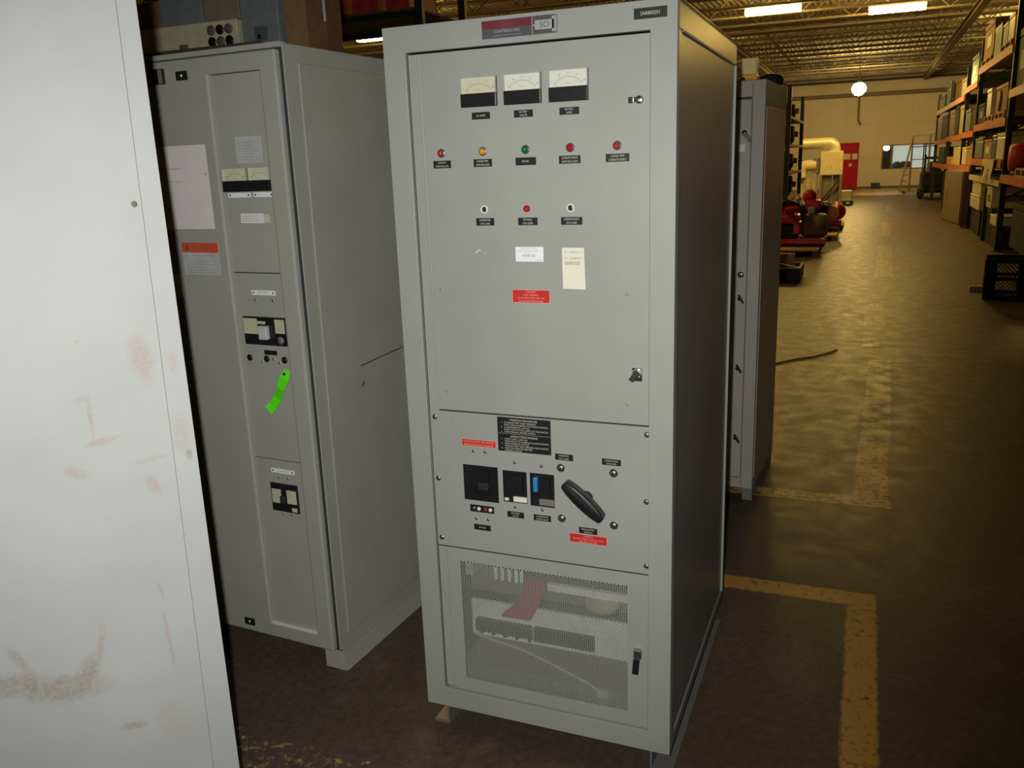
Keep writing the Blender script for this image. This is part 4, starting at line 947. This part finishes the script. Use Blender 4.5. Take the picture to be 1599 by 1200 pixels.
MB().bbox(-.55, .06, -.26, .25, .40, .56, .04).bbox(-.02, .10, -.27, .1, .22, .44, .03).build('manifold', 'red', eg)
b = MB()
for x in (-.34, -.14): b.lathe([(.0, 0), (.10, 0), (.12, .03), (.12, .16), (.10, .20), (0, .21)], (x, -.12, .55), 'z')
b.tube([(-.18, -.3, .64), (.0, -.28, .66), (.06, -.2, .64)], .055).tube([(-.1, -.27, .56), (.02, -.25, .44), (.06, -.2, .3)], .035)
b.build('cylinder_head', 'red', eg)
b = MB().lathe([(.0, -.1), (.10, -.1), (.12, -.06), (.12, .06), (.10, .1), (0, .1)], (.20, .1, .86), 'y').bbox(.14, .40, -.06, .24, .62, .80, .04).tube([(.2, .1, .8), (.2, .1, .98)], .06).build('pump_casing', 'red', eg)
MB().bbox(.20, .32, -.12, -.05, .56, .68, .02).build('fuel_filter', 'cream_dk', eg)
MB().tube([(-.3, -.22, .72), (-.15, -.24, .80), (.02, -.22, .74), (.12, -.2, .60), (.14, -.2, .5)], .035).build('hose', 'rubber', eg)
MB().lathe([(0, 0), (.05, 0), (.05, .06), (0, .07)], (.02, -.05, .80)).tube([(.02, -.05, .6), (.02, -.05, .8)], .03).build('filler', 'cream', eg)
skid(-.2, .68, 16.4, 18.3, 'wooden pallet under the yellow-wheeled red pump')
p2 = thing('pump_set', 'red pump with a yellow flywheel guard behind the engine pump', 'machine', (.3, 17.4, .127))
MB().lathe([(.05, -.05), (.15, -.05), (.175, -.03), (.175, .03), (.15, .05), (.05, .05)], (.2, 0, .36), 'y', seg=24).build('flywheel_guard', 'yellow', p2)
MB().bbox(-.45, .16, -.25, .3, .06, .55, .04).build('engine_block', 'dark_goods', p2); MB().lathe([(.06, -.1), (.16, -.08), (.18, 0), (.16, .08), (.06, .1)], (.32, .62, .36), 'y', seg=20).tube([(.3, .4, .40), (.3, .62, .52)], .07).bbox(.12, .42, .4, .8, .06, .18, .02).build('pump_casing', 'red', p2)
MB().box(-.48, .38, -.3, .85, 0, .06).build('base_frame', 'dark_goods', p2); MB().tube([(.06, -.2, .58), (.12, -.1, .6), (.2, 0, .55)], .03).build('hose', 'cream', p2)
skid(-.2, .73, 18.9, 20.2, 'wooden pallet just past the yellow-wheeled pump')
goods('crate', 'dark red crate on the pallet past the yellow-wheeled pump', -.15, .66, 19.0, 20.1, .127, .36, 'card_dk')
# control box on legs with elbow duct
db = thing('dust_collector', 'cream control box on grey legs with a big elbow duct, left of the red door', 'machine', (.24, 24.0, 0))
MB().bbox(-.29, .29, 0, .45, 1.13, 1.77, .012).build('control_box', 'cream', db)
MB().lathe([(.012, 0), (.012, .02), (0, .02)], (.2, 0, 1.53), 'y').lathe([(.012, 0), (.012, .02), (0, .02)], (-.02, 0, 1.33), 'y').build('knob', 'black', db)
for x, y in ((-.26, .03), (.26, .03), (-.26, .42), (.26, .42)): MB().box(x-.03, x+.03, y-.03, y+.03, 0, 1.13).build('leg', 'frame_grey', db)
MB().box(-.22, .02, .10, .36, .05, 1.12).box(.05, .22, .14, .40, .05, 1.12).build('back_panel', 'frame_grey', db)
MB().bar((-.24, .0, .4), (.22, 0, 1.0), .03, .05).build('brace', 'black_matt', db)
pts = [(-.86, .2, 1.99), (-.30, .2, 2.0)]+[(-.12+.18*math.sin(a)-.0, .2, 1.82+.18*math.cos(a)) for a in [i*PI/16 for i in range(9)]]+[(.06, .2, 1.77)]
MB().tube(pts, .15, seg=18).build('duct', 'galv', db)
MB().tube([(-.90, .2, 1.99), (-.84, .2, 1.99)], .165, seg=18).tube([(.06, .2, 1.765), (.06, .2, 1.80)], .17, seg=18).build('flange', 'galv', db)
e2 = thing('exhaust_duct', 'cream elbow duct on thin legs left of the cream control box', 'duct', (-.45, 24.1, 0))
MB().tube([(.28, .1, 1.40), (.1, .1, 1.40)]+[(.06-.18*math.sin(a), .1, 1.22+.18*math.cos(a)) for a in [i*PI/16 for i in range(9)]]+[(-.12, .1, 1.08)], .16, seg=18).build('duct', 'cream', e2)
MB().bbox(.19, .37, .0, .3, 1.19, 1.60, .01).build('damper_box', 'frame_grey', e2)
for x in (-.2, .0, .16, .32): MB().box(x-.03, x+.03, .05, .11, 0, 1.14 if x < .1 else 1.2).build('leg', 'cream_dk', e2)
MB().box(-.2, .32, .12, .25, .5, 1.06).build('back_panel', 'cream', e2)
skid(.2, .78, 29.5, 30.6, 'black pallet far down the left of the aisle, under the cream box', 'black_matt', 'black_matt')
goods('switch_box', 'cream box on the black pallet in front of the red door', .22, .72, 29.55, 30.4, .127, .34, 'cream', extra='pale_breaker')
tag(MB().bbox(1.36, 1.76, 43.45, 43.8, 0, .27, .02).build('black_box', 'black_matt'), 'small black box against the back wall right of the red door', 'box')
# rack on the left behind
lr = thing('storage_rack', 'dark storage rack at the left of the aisle behind the rear cabinet', 'rack', (-1.5, 16.0, 0))
for y in (0, 3.6):
    for x in (0, 1.2): MB().box(x-.04, x+.04, y-.04, y+.04, 0, 3.0).build('upright', 'upright', lr)
for z in (.82, 1.37, 1.92, 2.45):
    MB().box(-.04, 1.24, .04, 3.56, z-.05, z).build('shelf_board', 'grey_goods', lr)
for i, (z, k) in enumerate(((.822, 'lower'), (1.372, 'second'), (1.922, 'third'), (2.452, 'top'))):
    for j in range(3):
        o = thing('motor', 'dark motor on the %s shelf of the left rack, %s' % (k, ('nearest the camera', 'in the middle', 'at the far end')[j]), 'motor', (-.75, 16.7+j*1.15, z), 0, 'motors on the left rack')
        r = .17 if (i+j) % 2 else .2
        MB().lathe([(.05, -.3), (r*.9, -.28), (r, -.2), (r, .2), (r*.9, .28), (.05, .3)], (.05, 0, r+.04), 'x', seg=18).build('motor_body', 'dark_goods', o); MB().box(-.2, .3, -r*.8, r*.8, 0, .06).build('foot', 'black_matt', o)
        MB().bbox(.30, .42, -.06, .06, r-.02, r+.1, .01).build('shaft_cover', 'grey_goods', o)

# ------------------------------------------------------------------ far right: ladder and forklift
la = thing('rolling_ladder', 'dark rolling platform ladder standing in front of the office window', 'ladder', (2.5, 37.0, 0))
def rail(pts, r=.022): return MB().tube(pts, r, 0, 8)
for y in (0, .7):
    rail([(-.08, y, .1), (.10, y, 1.05), (.30, y, 2.28)]).build('side_rail', 'frame_grey', la)
    rail([(.30, y, .1), (.30, y, 2.28), (1.18, y, 2.32), (1.18, y, .08)]).build('side_rail', 'frame_grey', la)
    rail([(.30, y, 1.85), (1.18, y, 1.87)]).build('guard_rail', 'frame_grey', la); rail([(-.05, y, .08), (1.2, y, .08)]).build('base_rail', 'frame_grey', la)
    rail([(.95, y, .1), (.95, y, 2.3)]).build('side_rail', 'frame_grey', la)
for i in range(5): MB().box(-.04+i*.045, .14+i*.045, 0, .7, .24+i*.25, .265+i*.25).build('step', 'frame_grey', la)
MB().box(.30, 1.18, 0, .7, 1.34, 1.37).build('platform', 'frame_grey', la)
for x in (.1, 1.15):
    for y in (0, .7): MB().lathe([(0, -.02), (.06, -.02), (.06, .02), (0, .02)], (x, y, .06), 'y').build('wheel', 'rubber', la)
fk = thing('forklift', 'black forklift parked at the far end of the right racks', 'forklift', (3.42, 33.0, 0))
MB().bbox(-.42, .5, -.3, 1.2, .2, .95, .08).build('body', 'dark_goods', fk)
MB().box(-.40, -.32, -.5, -.42, .05, 1.55).box(.32, .40, -.5, -.42, .05, 1.55).box(-.32, .32, -.5, -.42, .5, .58).box(-.32, .32, -.5, -.42, 1.4, 1.48).build('mast', 'black', fk)
for x in (-.25, .25): MB().box(x-.05, x+.05, -1.3, -.5, .06, .10).build('fork', 'black', fk)
for x in (-.4, .4):
    for y in (-.1, .95): MB().lathe([(0, -.08), (.16, -.08), (.2, -.05), (.2, .05), (.16, .08), (0, .08)], (x, y, .2), 'x').build('wheel', 'rubber', fk)
for x in (-.36, .42):
    for y in (-.2, .9): MB().box(x-.02, x+.02, y-.02, y+.02, .9, 1.9).build('cab_post', 'black', fk)
MB().box(-.4, .46, -.24, .94, 1.9, 1.94).build('overhead_guard', 'black', fk); MB().bbox(-.15, .25, .3, .75, .95, 1.3, .04).build('seat', 'black_matt', fk)
MB().lathe([(0, 0), (.05, 0), (.05, .05), (0, .06)], (-.3, -.5, 1.2), 'y').build('headlamp', 'dial', fk)

# ------------------------------------------------------------------ camera, flash, world
R = [[.92639852, .3747902, -.0363056], [-.06060577, .24357216, .96798737], [-.37163521, .89454173, -.24835934]]
C0 = Vector((1.17803902, -2.05168149, 1.7069261))
cd = D.cameras.new('camera'); co = D.objects.new('camera', cd); COL.objects.link(co)
rt, up, fw = (Vector(r) for r in R)
co.matrix_world = Matrix(((rt.x, up.x, -fw.x, C0.x), (rt.y, up.y, -fw.y, C0.y), (rt.z, up.z, -fw.z, C0.z), (0, 0, 0, 1)))
cd.sensor_width = 36; cd.lens = 36*1329.78/1599; cd.clip_start = .02; cd.clip_end = 200
SC.camera = co
fl = D.lights.new('camera_flash', 'SPOT'); fl.energy = 205; fl.shadow_soft_size = .014; fl.color = (1, 1, .965)
fl.spot_size = math.radians(96); fl.spot_blend = 1
fo = D.objects.new('camera_flash', fl); COL.objects.link(fo); fo.location = C0-rt*.0593+up*.0315
fo.rotation_euler = (fw-rt*.08+up*.0).to_track_quat('-Z', 'Y').to_euler()
wd_ = D.worlds.new('world'); SC.world = wd_; wd_.use_nodes = True
wd_.node_tree.nodes['Background'].inputs[0].default_value = (.02, .018, .015, 1)
vs_ = SC.view_settings; vs_.view_transform = 'Standard'; vs_.look = 'None'; vs_.gamma = 1; vs_.exposure = 0; vs_.use_curve_mapping = False
SC.cycles.use_denoising = True
SC.cycles.sample_clamp_indirect = 6
